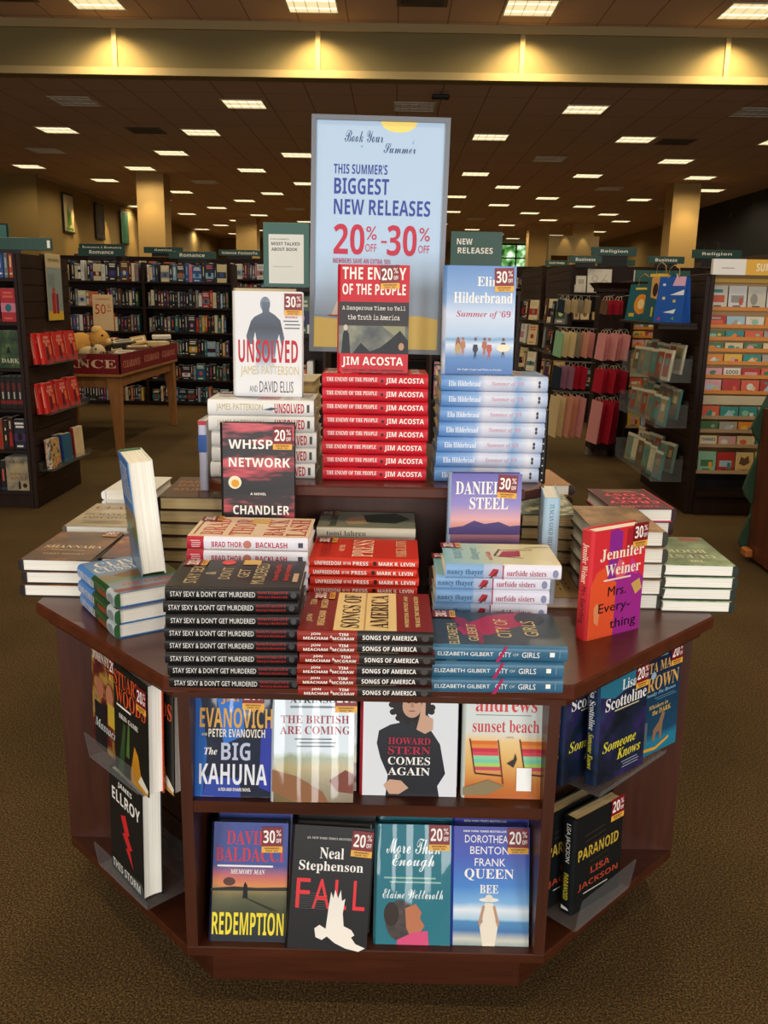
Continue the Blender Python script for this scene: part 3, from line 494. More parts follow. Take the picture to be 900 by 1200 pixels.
spec('woods', .155, .234, .034, '#161a17', spine='#14160f', back='#c2401c', fa=[P([(.1, .0), (.3, .5), (.36, .48), (.28, 0)], '#33502c'), P([(.36, .2), (.44, .52), (.48, .5), (.46, .2)], '#4f6f34'), P([(.5, .1), (.62, .36), (.72, .3), (.8, .12), (.96, .06), (1, 0), (.5, 0)], '#c98a26'), P([(.7, .06), (.98, .02), (1, .06), (.8, .14)], '#e6e0c8'), T('STUART', 's', .42, .88, .74, .14, '#d8542a'), T('WOODS', 's', .52, .73, .88, .15, '#d8542a'), LINES(.1, .6, .62, .65, 1, WH, .6), T('SKIN GAME', 's', .46, .545, .56, .045, WH)], st=[('20', .86, .84, .042)])
spec('danger', .15, .232, .03, N([(.35, '#171418'), (.5, '#6a2420'), (.6, '#b08a40'), (.72, '#3a2a6a')], 14), spine='#cfcac4', fa=[T('JOHNSTONE', 's', .5, .9, .9, .1, '#d9d2c8'), E(.3, .6, .12, .1, '#b06a50'), E(.62, .58, .12, .12, '#b87858'), R(.55, .3, .8, .52, '#c8a83a'), R(.1, 0, .5, .45, '#1a1a20'), T('Massacre', 'i', .5, .24, .8, .09, '#c8d0cc')], st=[('20', .8, .88, .042)])
spec('storm', .158, .236, .044, '#1a1b1c', spine='#1a1b1c', fa=[T('JAMES', 'b', .5, .9, .42, .06, WH), T('ELLROY', 'b', .52, .78, .84, .12, WH), P([(.5, .66), (.62, .5), (.56, .48), (.7, .38), (.62, .36), (.72, .2), (.5, .34), (.56, .36), (.4, .46), (.48, .48), (.36, .62)], '#d02a2e'), T('THIS STORM', 'b', .5, .08, .84, .08, WH)])
spec('knows', .156, .227, .03, N([(.36, '#0d131d'), (.5, '#16233a'), (.6, '#2f2458'), (.72, '#1f4c58')], 11), spine=N([(.36, '#0d131d'), (.55, '#1a3050'), (.7, '#2f2658')], 12), fa=[P([(0, 1), (1, 1), (1, .86), (.6, .84), (.3, .78), (0, .84)], '#2a6f88'), T('Lisa', 's', .6, .88, .3, .1, '#f0ede6'), T('Scottoline', 's', .55, .74, .86, .12, '#f0ede6'), LINES(.3, .9, .65, .67, 1, '#c9c090', .6), T('Someone', 'i', .45, .34, .7, .1, '#dcd03a'), T('Knows', 'i', .66, .22, .5, .1, '#dcd03a'), LINES(.5, .9, .06, .14, 3, '#9aa0b0', .3)], sa=[T('Lisa Scottoline', 's', .27, .5, .42, .46, '#f0ede6'), T('Someone Knows', 'i', .68, .5, .34, .42, '#dcd03a')], st=[('20', .86, .9, .042)])
spec('park', .155, .234, .032, G([(0, '#1f7890'), (.12, '#237c9c'), (.2, '#184664'), (1, '#101f3a')], .234, 2, .28, .1, 10), spine='#3a6a98', fa=[LINES(.15, .75, .94, .965, 1, '#7ab0d0', .6), T('RITA MAE', 's', .47, .86, .8, .1, '#d8a85a'), T('BROWN', 's', .52, .7, .9, .14, '#d8a85a'), E(.36, .78, .06, .035, '#9fb6c8'), T('& Sneaky Pie Brown', 'i', .5, .595, .8, .045, '#8fc0d8'), LINES(.4, .95, .52, .56, 2, '#6a98b8', .25), T('Whiskers in', 'i', .52, .47, .44, .04, '#d0b070'), T('the DARK', 's', .6, .41, .44, .05, '#d8b050'), R(0, .12, .28, .34, '#5a6a6c'), P([(.4, .14), (.42, .24), (.54, .3), (.6, .38), (.64, .4), (.68, .36), (.64, .28), (.62, .12), (.58, .12), (.56, .2), (.5, .2), (.46, .12)], '#8a6a50'), P([(.2, .08), (.5, .06), (.8, .12), (.8, .09), (.5, .03), (.2, .05)], '#e0a030')], sa=[T('RITA MAE BROWN', 's', .3, .5, .4, .4, '#d8c89a')], st=[('20', .88, .92, .042)])
spec('paranoid', .155, .214, .032, '#141819', spine='#15191a', fa=[('many', [L([(.2 + .02 * i, .78 - .06 * i), (.62 + .02 * i, .8 - .06 * i)], .006, '#4a3a28') for i in range(8)]), T('PARANOID', 'b', .5, .6, .84, .12, '#c0a03a'), T('LISA', 'b', .55, .38, .4, .07, '#b0442c'), T('JACKSON', 'b', .52, .25, .84, .08, '#b0442c'), LINES(.2, .8, .16, .18, 1, '#cfcac0', .6)], sa=[T('LISA JACKSON', 'n', .26, .5, .4, .42, WH), T('PARANOID', 'b', .72, .5, .28, .38, '#d0c03a'), P([(.93, .2), (.94, .7), (.96, .8), (.97, .2)], WH)], st=[('20', .86, .91, .042)], paper=PAPER2)

for _k in ('kahuna', 'british', 'turtle', 'beach'):
    _b = BOOKS[_k]; _b['fa'] = squash(_b['fa'], .87)
    if _b['st']: _b['st'] = [(q[0], q[1], q[2] * .87) + tuple(q[3:]) for q in _b['st']]

# ---------------------------------------------------------------- the setting
ZC, ZU, YB = 4.18, 4.80, 10.95
def setting():
    mb = MB(); mb.box(-10.5, 10, -5.6, 45, -.1, 0, carpet()); struct(mb.build('floor'))
    tl = tiles()
    mb = MB(); mb.box(-10.5, 10, YB + .25, 45, ZC, ZC + .1, tl); struct(mb.build('ceiling'))
    mb = MB(); mb.box(-10.5, 10, -5.6, YB - .02, ZU, ZU + .1, tl); struct(mb.build('ceiling_front'))
    # fascia where the ceiling drops
    mb = MB(); mb.box(-10.5, 10, YB, YB + .25, ZC - .02, ZU + .1, FASCIA); struct(mb.build('beam'))
    mb = MB(); mb.box(-10.5, 10, YB - .05, YB, ZC - .03, ZC + .06, TRIMTAN); mb.box(-10.5, 10, YB - .05, YB, ZU - .1, ZU, TRIMTAN)
    for i in range(-3, 4): x = -1.02 + 2.61 * i; mb.box(x - .03, x + .03, YB - .035, YB, ZC + .06, ZU - .1, TRIMTAN)
    struct(mb.build('trim_1'))
    for i in range(-2, 4):
        x = -1.02 + 2.61 * i
        spot((x, YB - .36, ZU - .02), (x, YB - .2, ZC - .1), 100, 1.95, .8)
    mb = MB(); mb.box(-8.95, -8.65, 21.2, 45, 0, ZC, WALLDIM); struct(mb.build('wall_left'))
    mb = MB(); mb.box(-10.5, -8.65, 21.0, 21.2, 0, ZC, WALLDIM); struct(mb.build('wall_left_jog'))
    mb = MB(); mb.box(-10.7, -10.5, -5.6, 21.2, 0, ZU, WALLDIM); struct(mb.build('wall_left_front'))
    mb = MB(); mb.box(-8.65, -8.6, 21.2, 45, ZC - .06, ZC, TRIMTAN); struct(mb.build('trim_2'))
    mb = MB(); mb.box(-10.5, 5.0, 44, 44.2, 0, ZC, WALLDIM); mb.box(6.9, 10, 44, 44.2, 0, ZC, WALLDIM); mb.box(5.0, 6.9, 44, 44.2, 0, 2.9, WALLDIM); mb.box(5, 6.9, 44, 44.2, 4.15, ZC, WALLDIM); struct(mb.build('wall_back'))
    # back window, green trees in daylight beyond the panes
    m, nt, b = nmat('daylit_foliage'); v = coords(nt); c = ramp(nt, noise(nt, v, 2.2, 4), [(.36, '#1f3a1c'), (.5, '#5f9a4c'), (.62, '#d8ecd0')])
    b.inputs['Base Color'].default_value = (0, 0, 0, 1); nt.links.new(c, b.inputs['Emission Color']); b.inputs['Emission Strength'].default_value = 1.3
    mb = MB(); mb.box(5, 6.9, 44.12, 44.15, 2.9, 4.15, m); w1 = struct(mb.build('window_1'))
    mb = MB()
    for x in (5, 5.9, 6.84): mb.box(x, x + .06, 44.02, 44.11, 2.9, 4.15, BLACKM)
    for z in (2.9, 3.45, 4.09): mb.box(5, 6.9, 44.02, 44.11, z, z + .06, BLACKM)
    mb.build('window_frame', w1)
    m, nt, b = nmat('mural_wall'); v = coords(nt)
    f = noise(nt, v, 1.5, 5, .6); nt.links.new(ramp(nt, f, [(.5, '#0b0907'), (.62, '#15110d'), (.74, '#54483c')]), b.inputs['Base Color']); b.inputs['Roughness'].default_value = .8
    mb = MB(); mb.box(9, 9.3, 12, 28, 0, ZC, m); struct(mb.build('wall_right'))
    mb = MB(); mb.box(8.96, 9, 12, 28, 2.3, 2.62, C('#3a2416', .6)); struct(mb.build('trim_3'))
    mb = MB(); mb.box(9.7, 10, 28, 45, 0, ZC, WALLDIM); struct(mb.build('wall_right_back'))
    mb = MB(); mb.box(9.0, 9.7, 27.8, 28, 0, ZC, WALLDIM); struct(mb.build('wall_right_jog'))
    for x, y, s in ((-5.78, 20.5, .64), (6.86, 20.7, .64), (-5.4, 32, .75), (6.75, 32, .75), (5.3, 33, .7)):
        mb = MB(); mb.box(x - s / 2, x + s / 2, y, y + s, 0, ZC, WALLTAN); mb.box(x - s / 2 - .02, x + s / 2 + .02, y - .02, y + s + .02, 0, .15, C('#4a2a1a')); struct(mb.build('pillar'))
    for x, y in ((-5.78, 20.5), (6.86, 20.7)):
        spot((x, y - .5, ZC - .06), (x, y - .02, 1.9), 70, 1.15, .8)
    # soffit with two wall washers far right
    mb = MB(); mb.box(5.2, 6.9, 30, 30.3, 2.95, 3.6, C('#8a744c', .8)); mb.box(5.2, 5.3, 30, 30.3, 0, 2.95, C('#8a744c', .8)); mb.box(6.8, 6.9, 30, 30.3, 0, 2.95, C('#8a744c', .8)); struct(mb.build('soffit'))
    for x in (5.75, 6.35): spot((x, 29.8, 3.75), (x, 30, 3.1), 14, .8, .3)
    for y in (23.3, 26.1, 28.9): spot((-8.1, y, ZC - .06), (-8.64, y, 2.4), 120, .9, .7)
setting()

# ceiling lights: recessed square troffers with louvred lenses
LENS = emit('lit_lens', (1, .8, .43, 1), .8); TUBE = emit('fluorescent_tube', (1, .92, .66, 1), 1.15); DIM = C('#eceef2', .4)
FRAMEM = C('#c8bfa8', .5)
def make_light(lit):
    t = thing('ceiling_light', None, 'ceiling light')
    mb = MB(); s = .31
    for a, b, c, d in ((-s, s, -s, -s + .02), (-s, s, s - .02, s), (-s, -s + .02, -s + .02, s - .02), (s - .02, s, -s + .02, s - .02)): mb.box(a, b, c, d, -.012, 0, FRAMEM)
    mb.build('frame', t)
    mb = MB(); mb.box(-s + .02, s - .02, -s + .02, s - .02, -.004, 0, LENS if lit else DIM); mb.build('diffuser', t)
    for i in (-.14, .14): mb = MB(); mb.box(-s + .03, s - .03, i - .02, i + .02, -.01, -.005, TUBE if lit else C('#d8dadc', .3)); mb.build('tube', t)
    mb = MB()
    for i in (-.21, -.07, .07, .21): mb.box(i - .004, i + .004, -s + .02, s - .02, -.012, -.0101, FRAMEM)
    mb.build('louvre', t)
    if lit:                                             # the light the tubes throw down into the room
        l = bpy.data.lights.new('lamp', 'SPOT'); l.energy = CEIL_WATT; l.spot_size = 2.9; l.spot_blend = .5; l.color = (1, .85, .58); l.shadow_soft_size = .1
        o = bpy.data.objects.new('lamp', l); COL.objects.link(o); o.location = (0, 0, -.03); o.parent = t
    return t
_LP = {}
def put_light(x, y, z, lit, label, group):
    if lit in _LP: r = dup(_LP[lit])
    else: r = _LP[lit] = make_light(lit)
    r.location = (x, y, z); tag(r, label, 'ceiling light', group)
OFF = {(0, 1), (0, 3), (0, 5), (2, 0), (2, 4), (4, 1), (4, 5), (7, 2), (8, 4), (9, 6), (6, 6)}
ys = [12.7, 15.1, 17.45, 19.75, 22.0, 24.3, 26.3, 28.6, 31.0, 33.4, 35.8, 38.2, 40.6]
for r in range(len(ys)):
    for i in range(7):
        if r % 2 == 0: X = -7.3 + 2.52 * i + (.0 if r % 4 == 0 else .27) + (0.0)
        else: X = -8.45 + 2.52 * i + (0.0 if r % 4 == 1 else .15)
        if X > 8.8 or X < -8.3 or (abs(X + 5.78) < .7 and abs(ys[r] - 20.6) < .6): continue
        lit = (r, i) not in OFF
        put_light(X, ys[r], ZC, lit, '%s square ceiling light, %s from left in the %s row behind the fascia' % ('glowing' if lit else 'unlit', ordw(i + 1), ordw(r + 1)), 'ceiling lights behind the fascia')
for r, y in enumerate((10.2, 7.4, 4.6, 1.8, -.8)):
    for i in range(4):
        put_light(-3.63 + 2.6 * i, y, ZU, True, 'glowing square light in the high ceiling, %s from left in %s row before the fascia' % (ordw(i + 1), ordw(r + 1)), 'ceiling lights before the fascia')
# ceiling fittings
def vent(x, y, z, label):
    t = thing('ceiling_vent', label, 'vent', (x, y, z), 0, 'ceiling vents'); mb = MB(); mb.box(-.3, .3, -.3, .3, -.01, 0, C('#6a583c', .7)); mb.build('frame', t)
    mb = MB()
    for i in range(6): mb.box(-.25, .25, -.24 + i * .085, -.2 + i * .085, -.02, -.01, C('#4a3c28', .7))
    mb.build('slat', t)
vent(.28, 9.9, ZU, 'dark square air vent in the high ceiling, between two bright lights'); vent(-4.6, 9.95, ZU, 'dark square air vent in the high ceiling, upper left corner')
vent(-4.35, 15.0, ZC, 'brown square air vent in the lower ceiling, left side'); vent(4.9, 15.25, ZC, 'brown square air vent in the lower ceiling, right side')
t = thing('ceiling_sensor', 'small dark projector-like sensor hanging under the ceiling above the poster', 'sensor', (.6, 11.7, ZC)); mb = MB(); mb.box(-.12, .12, -.06, .06, -.1, -.04, BLACKM, None, .015); mb.build('housing', t); mb = MB(); mb.tube([(0, 0, 0), (0, 0, -.05)], .012, STEEL); mb.build('stem', t)

# ---------------------------------------------------------------- the display table
TH = .7354; S2, CH = .3685, .3792
def octo(inset, yb=None):
    s, c = S2, CH; T_ = .4142 * inset; D = 2 * S2 + 2 * CH
    return [(-s + T_, inset), (s - T_, inset), (s + c - inset, c + T_), (s + c - inset, D - c - T_), (s - T_, D - inset), (-s + T_, D - inset), (-s - c + inset, D - c - T_), (-s - c + inset, c + T_)]
def display_table():
    t = thing('display_table', 'dark cherry eight-sided display table covered in stacked books', 'display table', (0, 0, 0))
    mb = MB(); mb.prism(octo(0), TH - .03, TH, TOPWOOD, None, .004); mb.build('table_top', t)
    mb = MB(); mb.prism(octo(.022), TH - .05, TH - .03, CHERRY); mb.build('top_moulding', t)
    mb = MB(); mb.prism(octo(.035), .122, .144, CHERRY, None, .002); mb.build('bottom_shelf', t)
    mb = MB(); mb.prism(octo(.115), 0, .122, CHERRY); mb.build('plinth', t)
    D = 2 * S2 + 2 * CH; i = .035; x1 = S2 - .4142 * i
    z0, z1 = .144, TH - .05
    for sx in (-1, 1):
        mb = MB(); a, b = sorted((sx * x1, sx * (x1 - .022))); mb.box(a, b, i, .36, z0, z1, CHERRYV); mb.build('upright', t)
        # plain end panel closing the corner bay
        xa = S2 + CH - i; mb = MB(); a, b = sorted((sx * xa, sx * (xa - .15))); mb.box(a, b, CH + .4142 * i, CH + .4142 * i + .02, z0, z1, CHERRYV); mb.build('end_panel', t)
        # slatwall back of the corner bay, boards with grooves between them
        p0 = Vector((sx * (xa - .135), CH + .4142 * i + .012)); p1 = Vector((sx * (x1 - .006), p0.y - (abs(p0.x) - (x1 - .006))))
        mb = MB(); d = (p1 - p0).normalized(); n = Vector((d.y, -d.x)) * (-1 if sx < 0 else 1)
        if n.y > 0: n = -n
        z = z0
        while z < z1 - .005:
            zt = min(z + .071, z1)
            q = [p0, p1, p1 - n * .016, p0 - n * .016]
            mb.prism([(v.x, v.y) for v in q], z, zt, SLAT); z += .0755
        q = [p0 - n * .006, p1 - n * .006, p1 - n * .02, p0 - n * .02]; mb.prism([(v.x, v.y) for v in q], z0, z1, BLACKM)
        mb.build('slat_panel', t)
    mb = MB(); mb.box(-x1 + .022, x1 - .022, .33, .35, z0, z1, DARKCASE); mb.build('back_panel', t)
    mb = MB(); mb.box(-x1 + .022, x1 - .022, i + .002, .33, .442, .466, CHERRY); mb.build('middle_shelf', t)
    mb = MB(); o = octo(.06); mb.prism([o[3], o[4], o[5], o[6], (o[6][0], .43), (o[3][0], .43)], z0, z1, CHERRYV); mb.build('rear_case', t)
display_table()
def riser():
    t = thing('display_riser', 'dark wood riser in the middle of the table carrying three book stacks', 'riser', (0, .435, TH))
    hw, c, dp = .377, .05, .62; zt = 1.0 - TH
    mb = MB(); mb.prism([(-hw + c, 0), (hw - c, 0), (hw - .012, .012 + c * .4), (hw, c), (hw, dp - c), (hw - c, dp), (-hw + c, dp), (-hw, dp - c), (-hw, c), (-hw + .012, .012 + c * .4)], zt - .026, zt, TOPWOOD, None, .004); mb.build('riser_top', t)
    mb = MB(); mb.box(-.25, .25, .12, dp - .12, 0, zt - .026, CHERRYV); mb.build('body', t)
riser()
RZ = 1.0005
# --- stacks in the front row
zz, _ = stack('stay', 8, -.2335, -.047, TH, .025, 'black hardcover with thin white spine letters in the front-left stack, %s', 'black hardcovers in the front-left stack', .003)
zz, _ = stack('songs', 6, -.004, -.066, TH, .01, 'red and charcoal spined hardcover in the front-middle stack, %s', 'red and charcoal hardcovers in the front stack', .003)
zz, _ = stack('girls', 3, .2235, -.042, TH, .01, 'teal spined hardcover with magenta cover in the front-right stack, %s', 'teal hardcovers in the front-right stack', .003)
# --- second row
zb, _ = stack('backlash', 8, -.243, .172, TH, .0, 'white spined hardcover with red letters in the stack behind the black books, %s', 'white spined hardcovers behind the black stack', .004)
zp, _ = stack('press', 9, -.0185, .2, TH, 0, 'slim red hardcover with white letters in the centre stack, %s', 'slim red hardcovers in the centre', .006)
zs, _ = stack('surf', 6, .235, .175, TH, 0, 'blue and white spined hardcover in the stack behind the teal books, %s', 'blue and white hardcovers right of centre', .004, True, [(0, 0), (.0, 0), (-.003, .002), (.0, 0), (0, .0), (.016, -.022)])
zt_, _ = stack('blonde', 8, -.02, .39, TH, 0, 'sage hardcover with a blonde woman pictured, %s, behind the slim red stack', 'sage hardcovers behind the slim red stack', .002)
# --- riser
zu, _ = stack('unsolved', 5, -.258, .5, RZ, .01, 'thick white spined hardcover on the left of the riser, %s', 'thick white hardcovers on the riser', .004)
za, _ = stack('acosta', 8, -.006, .497, RZ, .005, 'red spined hardcover in the middle stack on the riser, %s', 'red hardcovers on the riser', .003)
z6, _ = stack('summer69', 7, .252, .5, RZ, .012, 'sky-blue spined hardcover in the right stack on the riser, %s', 'sky-blue hardcovers on the riser', .004, True, [(-.004, 0), (-.002, 0), (0, 0), (.003, 0), (.004, 0), (.006, 0), (.005, .002)])
def up(key, label, *a, **k):
    r = book(key, label, k.pop('group', None), k.pop('st', True)); place_up(r, key, *a, **k); return r
up('unsolved', 'white hardcover with a dark blurred figure, standing on the white stack', -.254, .575, zu, .0, .05)
up('acosta', 'red and black hardcover standing on the red stack before the poster', -.013, .53, za, 0, .05)
up('summer69', 'blue beach hardcover with running swimmers, standing on the sky-blue stack', .222, .535, z6, .02, .06)
zn, _ = stack('hidden', 5, -.25, .345, TH, 0, 'brown hardcover in the low stack under the pink streaked book, %s', 'brown hardcovers under the pink streaked book', .001)
up('network', 'black hardcover with pink streaks standing left before the riser', -.248, .358, zn + .018, .02, .03)
zq, _ = stack('hidden', 2, .24, .36, TH, 0, 'brown hardcover lying under the purple standing book, %s', 'brown hardcovers under the purple book', .001)
up('steel', 'purple sunset hardcover standing right before the riser', .237, .385, zq + .004, .05, .05)
# --- right side of the table
up('every', 'red and purple hardcover standing alone on the right of the table', .497, .256, TH, .57, .0)
def side(key, n, x0, y, ang, lab, grp, z=TH, jit=.005, **k):
    """stack whose tail edges face the viewer; x0 is the spine side"""
    return stack(key, n, x0, y + BOOKS[key]['h'] / 2, z, ang, lab, grp, jit, **k)
RT = PI / 2; LT = -PI / 2
side('vienna', 4, .8, .405, RT, 'green covered hardcover in the outermost right stack, %s', 'green hardcovers at the right corner')
side('painting', 5, .642, .412, RT + .03, 'brown painted-cover hardcover stacked behind the red standing book, %s', 'brown painted hardcovers on the right')
side('greenpat', 5, .505, .64, RT, 'green patterned hardcover stacked right of the riser, %s', 'green patterned hardcovers beside the riser')
side('cari', 5, .737, .69, RT + .06, 'maroon hardcover with pink letters in the far right stack, %s', 'maroon hardcovers at the far right')
zam, _ = side('amber', 6, .525, .9, RT + .1, 'amber covered book with dark rounded spine right of the riser, %s', 'amber books behind the green patterned stack', jit=.012)
side('tan', 1, .472, .405, RT, 'tan book with punched dots lying flat beside the blue and white stack, %s', None)
up('bluestand', 'pale blue hardcover standing with its spine outward beside the riser', .398, .43, TH + .0285, RT - .1, 0)
up('blackdots', 'black book with white dots standing beyond the right end of the riser', .452, .975, zam, RT, 0)
# --- left side of the table
zc, _ = stack('cussler', 3, -.572, .262, TH, -.95, 'blue and green adventure hardcover at the left corner, %s', 'blue and green hardcovers at the left corner', .006)
up('cusslerup', 'adventure hardcover standing on its stack with page edges toward the viewer', -.512, .352, zc, -1.16, -.075, st=False)
side('shannara', 3, -.797, .42, LT, 'brown fantasy hardcover in the outermost left stack, %s', 'brown fantasy hardcovers at the left edge')
side('smallred', 3, -.632, .46, LT, 'dark red and black book behind the blue and green stack, %s', 'dark red books at the left')
side('wide', 4, -.79, .675, LT, 'tan covered hardcover behind the brown fantasy stack, %s', 'tan hardcovers at the far left')
side('whitebk', 5, -.775, .94, LT, 'white rounded-spine book behind the tan stack, %s', 'white books at the far left')
zbr, _ = side('brownl', 7, -.505, .5, LT, 'dark brown hardcover with copper letters left of the riser, %s', 'dark brown hardcovers left of the riser')
up('whitestand', 'small pale book with red and blue spine marks left of the white stack', -.40, .64, zbr, RT, 0)
# --- behind the riser stacks
zk, _ = side('beige', 7, -.315, .73, LT, 'beige book lying on the riser behind the white stack, %s', 'beige books behind the white stack', RZ)
up('beige', 'cream book standing highest, just behind the white figure book', -.285, .76, zk, .05, .0)
side('beige', 8, .30, .73, RT, 'beige book lying on the riser behind the sky-blue stack, %s', 'beige books behind the sky-blue stack', RZ)
# --- front bay, face out
def pair(key, lab, lab2, *a, **k):
    up(key, lab, *a, **k)
    x, y, z = a[0], a[1], a[2]
    k2 = dict(k); k2['st'] = False
    up(key, lab2, x + .004, y + BOOKS[key]['t'] + .006, z, *a[3:], **k2)
ZM, ZL = .4665, .1445
pair('kahuna', 'dark blue cover with gold letters, leftmost on the upper shelf', 'second copy behind the dark blue cover on the upper shelf', -.262, .052, ZM, 0, .2)
pair('british', 'glossy pale cover with a battle scene, second on the upper shelf', 'second copy behind the battle scene cover on the upper shelf', -.105, .04, ZM, .03, .26)
pair('turtle', 'white cover with a curly-haired person in black turtleneck, upper shelf', 'second copy behind the black turtleneck cover', .078, .07, ZM, 0, .18)
pair('beach', 'beach cover with two striped deck chairs, rightmost on the upper shelf', 'second copy behind the striped deck chairs cover', .263, .068, ZM, 0, .18)
pair('redemption', 'sunset field cover with yellow letters, leftmost on the lower shelf', 'second copy behind the sunset field cover', -.237, .052, ZL, 0, .3)
pair('fall', 'black cover with a white bird, second on the lower shelf', 'second copy behind the white bird cover', -.078, .034, ZL, .03, .3, .05)
pair('enough', 'teal cover with a curly-haired profile, third on the lower shelf', 'second copy behind the teal profile cover', .093, .054, ZL, 0, .33)
pair('queen', 'blue seaside cover with a woman in white, rightmost on the lower shelf', 'second copy behind the blue seaside cover', .249, .056, ZL, 0, .3)
# --- corner bays: clear acrylic ledges on the slatwall with face-out books
def ledge(label, x, y, z, ang, w, d, lip, group):
    t = thing('acrylic_ledge', label, 'book ledge', (x, y, z), ang, group)
    mb = MB(); mb.box(-w / 2, w / 2, -d, 0, -.003, 0, ACRYL); mb.box(-w / 2, w / 2, -.003, 0, 0, .05, ACRYL); mb.build('shelf', t)
    mb = MB(); M = Matrix.Translation((0, -d, 0)) @ Matrix.Rotation(.15, 4, 'X'); mb.box(-w / 2, w / 2, -.003, 0, 0, lip, ACRYL, M); mb.build('front_lip', t)
    return t
def chamfer(sx, along, out):
    """point on the corner bay: along the bay from its outer end, out from the slatwall"""
    i = .035; xa = S2 + CH - i - .135; y0 = CH + .4142 * i + .012
    p = Vector((sx * xa, y0)) + Vector((-sx, -1)).normalized() * along; n = Vector((sx, -1)).normalized()
    return p + n * out
AL, AR = -PI / 4, PI / 4
def bay(key, lab, sx, along, out, z, **k):
    p = chamfer(sx, along, out); return up(key, lab, p.x, p.y, z, AL - .07, k.pop('lean', .03), **k)
for sx, zl, al, w, nm, dd, lp in ((-1, .442, .205, .2, 'upper clear ledge in the left corner bay', .13, .06), (-1, .195, .228, .2, 'lower clear ledge in the left corner bay', .135, .06), (1, .181, .258, .2, 'clear ledge low in the right corner bay', .13, .075), (1, .448, .16, .26, 'upper clear ledge in the right corner bay', .12, .008)):
    p = chamfer(sx, al, .001); ledge(nm + ' of the table', p.x, p.y, zl, AL if sx < 0 else AR, w, dd, lp, 'clear acrylic ledges on the table')
bay('woods', 'dark thriller cover with orange letters on the upper left ledge', -1, .258, .12, .443)
bay('woods', 'second copy right behind the orange lettered thriller', -1, .286, .08, .443, st=False)
bay('danger', 'colourful western cover beside the table edge on the upper left ledge', -1, .12, .1, .443)
bay('storm', 'black cover with a red jagged shape on the lower left ledge', -1, .226, .126, .196)
def bayr(*a, **k):
    key, lab, sx, al, out, z = a; p = chamfer(sx, al, out); return up(key, lab, p.x, p.y, z, AR - .1, k.pop('lean', .03), **k)
bayr('knows', 'purple and blue cover with yellow title on the right corner bay', 1, .2, .112, .456)
bayr('knows', 'second purple and blue copy nearer the post in the right bay', 1, .248, .065, .456, st=False)
bayr('park', 'blue night cover with a standing dog in the right corner bay', 1, .047, .106, .449)
bayr('paranoid', 'black cover with gold and red letters on the low right ledge', 1, .25, .11, .183)
bayr('paranoid', 'second black copy behind the gold and red lettered cover', 1, .287, .062, .183, st=False)

# ---------------------------------------------------------------- poster on the riser
def poster():
    t = thing('sign_stand', 'tall light-blue summer sale poster in a grey frame on the riser', 'poster sign', (-.014, .76, RZ))
    w, h, z0 = .326, .547, .27
    tilt = Matrix.Translation((0, 0, z0)) @ Matrix.Rotation(-.02, 4, 'X') @ Matrix.Rotation(.012, 4, 'Y')
    FR = C('#6b6d72', .35, .5, 0, .4)
    mb = MB(); f = .011
    for a, b, c, d in ((-w / 2, w / 2, 0, f), (-w / 2, w / 2, h - f, h), (-w / 2, -w / 2 + f, f, h - f), (w / 2 - f, w / 2, f, h - f)): mb.box(a, b, -.009, .009, c, d, FR, tilt)
    mb.build('frame', t)
    mb = MB(); pw, ph = w - 2 * f, h - 2 * f
    SKY = '#b3cde6'; NV = '#34459a'; RD = '#c02440'; YL = '#fadf78'
    mb.box(-pw / 2, pw / 2, -.003, .003, f, h - f, C(SKY, .42), tilt)
    M = tilt @ MAT((0, -.003, h / 2), (1, 0, 0), (0, 0, 1), (0, -1, 0))
    sun = [(.64 + .14 * math.cos(PI + PI * i / 16), 1 - .0 + .045 * math.sin(PI + PI * i / 16)) for i in range(17)]
    ops = [P(sun, YL), T('Book Your', 'c', .37, .935, .3, .05, '#34457a'), T('Summer', 'c', .65, .888, .25, .042, '#34457a'), P([(.34, .9), (.355, .893), (.37, .9), (.355, .887)], '#5aa0d0'), P([(.74, .92), (.75, .912), (.765, .93), (.752, .906)], '#5aa0d0'),
           T("THIS SUMMER'S", 'b', .35, .795, .42, .042, NV), T('BIGGEST', 'b', .36, .722, .43, .07, NV), T('NEW RELEASES', 'b', .525, .632, .76, .068, NV),
           T('20', 'b', .27, .49, .245, .135, RD), T('%', 'b', .447, .52, .085, .06, RD), T('OFF', 'n', .445, .455, .09, .035, RD), R(.525, .478, .57, .487, RD), T('30', 'b', .69, .49, .235, .135, RD), T('%', 'b', .868, .52, .085, .06, RD), T('OFF', 'n', .866, .455, .09, .035, RD),
           T('MEMBERS SAVE AN EXTRA 10%', 'b', .375, .395, .46, .022, '#b25b78'),
           P([(0, .0), (1, .0), (1, .14), (.85, .155), (.7, .15), (.55, .13), (.4, .13), (.2, .135), (.08, .14), (0, .14)], YL), P([(0, .14), (.2, .132), (.3, .13), (.3, .15), (0, .15)], '#9ab8d8'), P([(.14, .15), (.2, .24), (.2, .15)], WH), P([(.21, .15), (.215, .24), (.26, .15)], '#f6f2e6'), P([(.1, .15), (.28, .15), (.26, .142), (.13, .142)], '#b04a40')]
    draw(mb, ops, M, pw, ph); mb.build('poster', t)
    mb = MB(); mb.tube([(0, .004, .012), (0, .004, z0 + .01)], .008, FR, 10); mb.build('stem', t)
    mb = MB(); mb.box(-.11, .11, -.06, .08, 0, .012, FR, None, .004); mb.build('base', t)
poster()

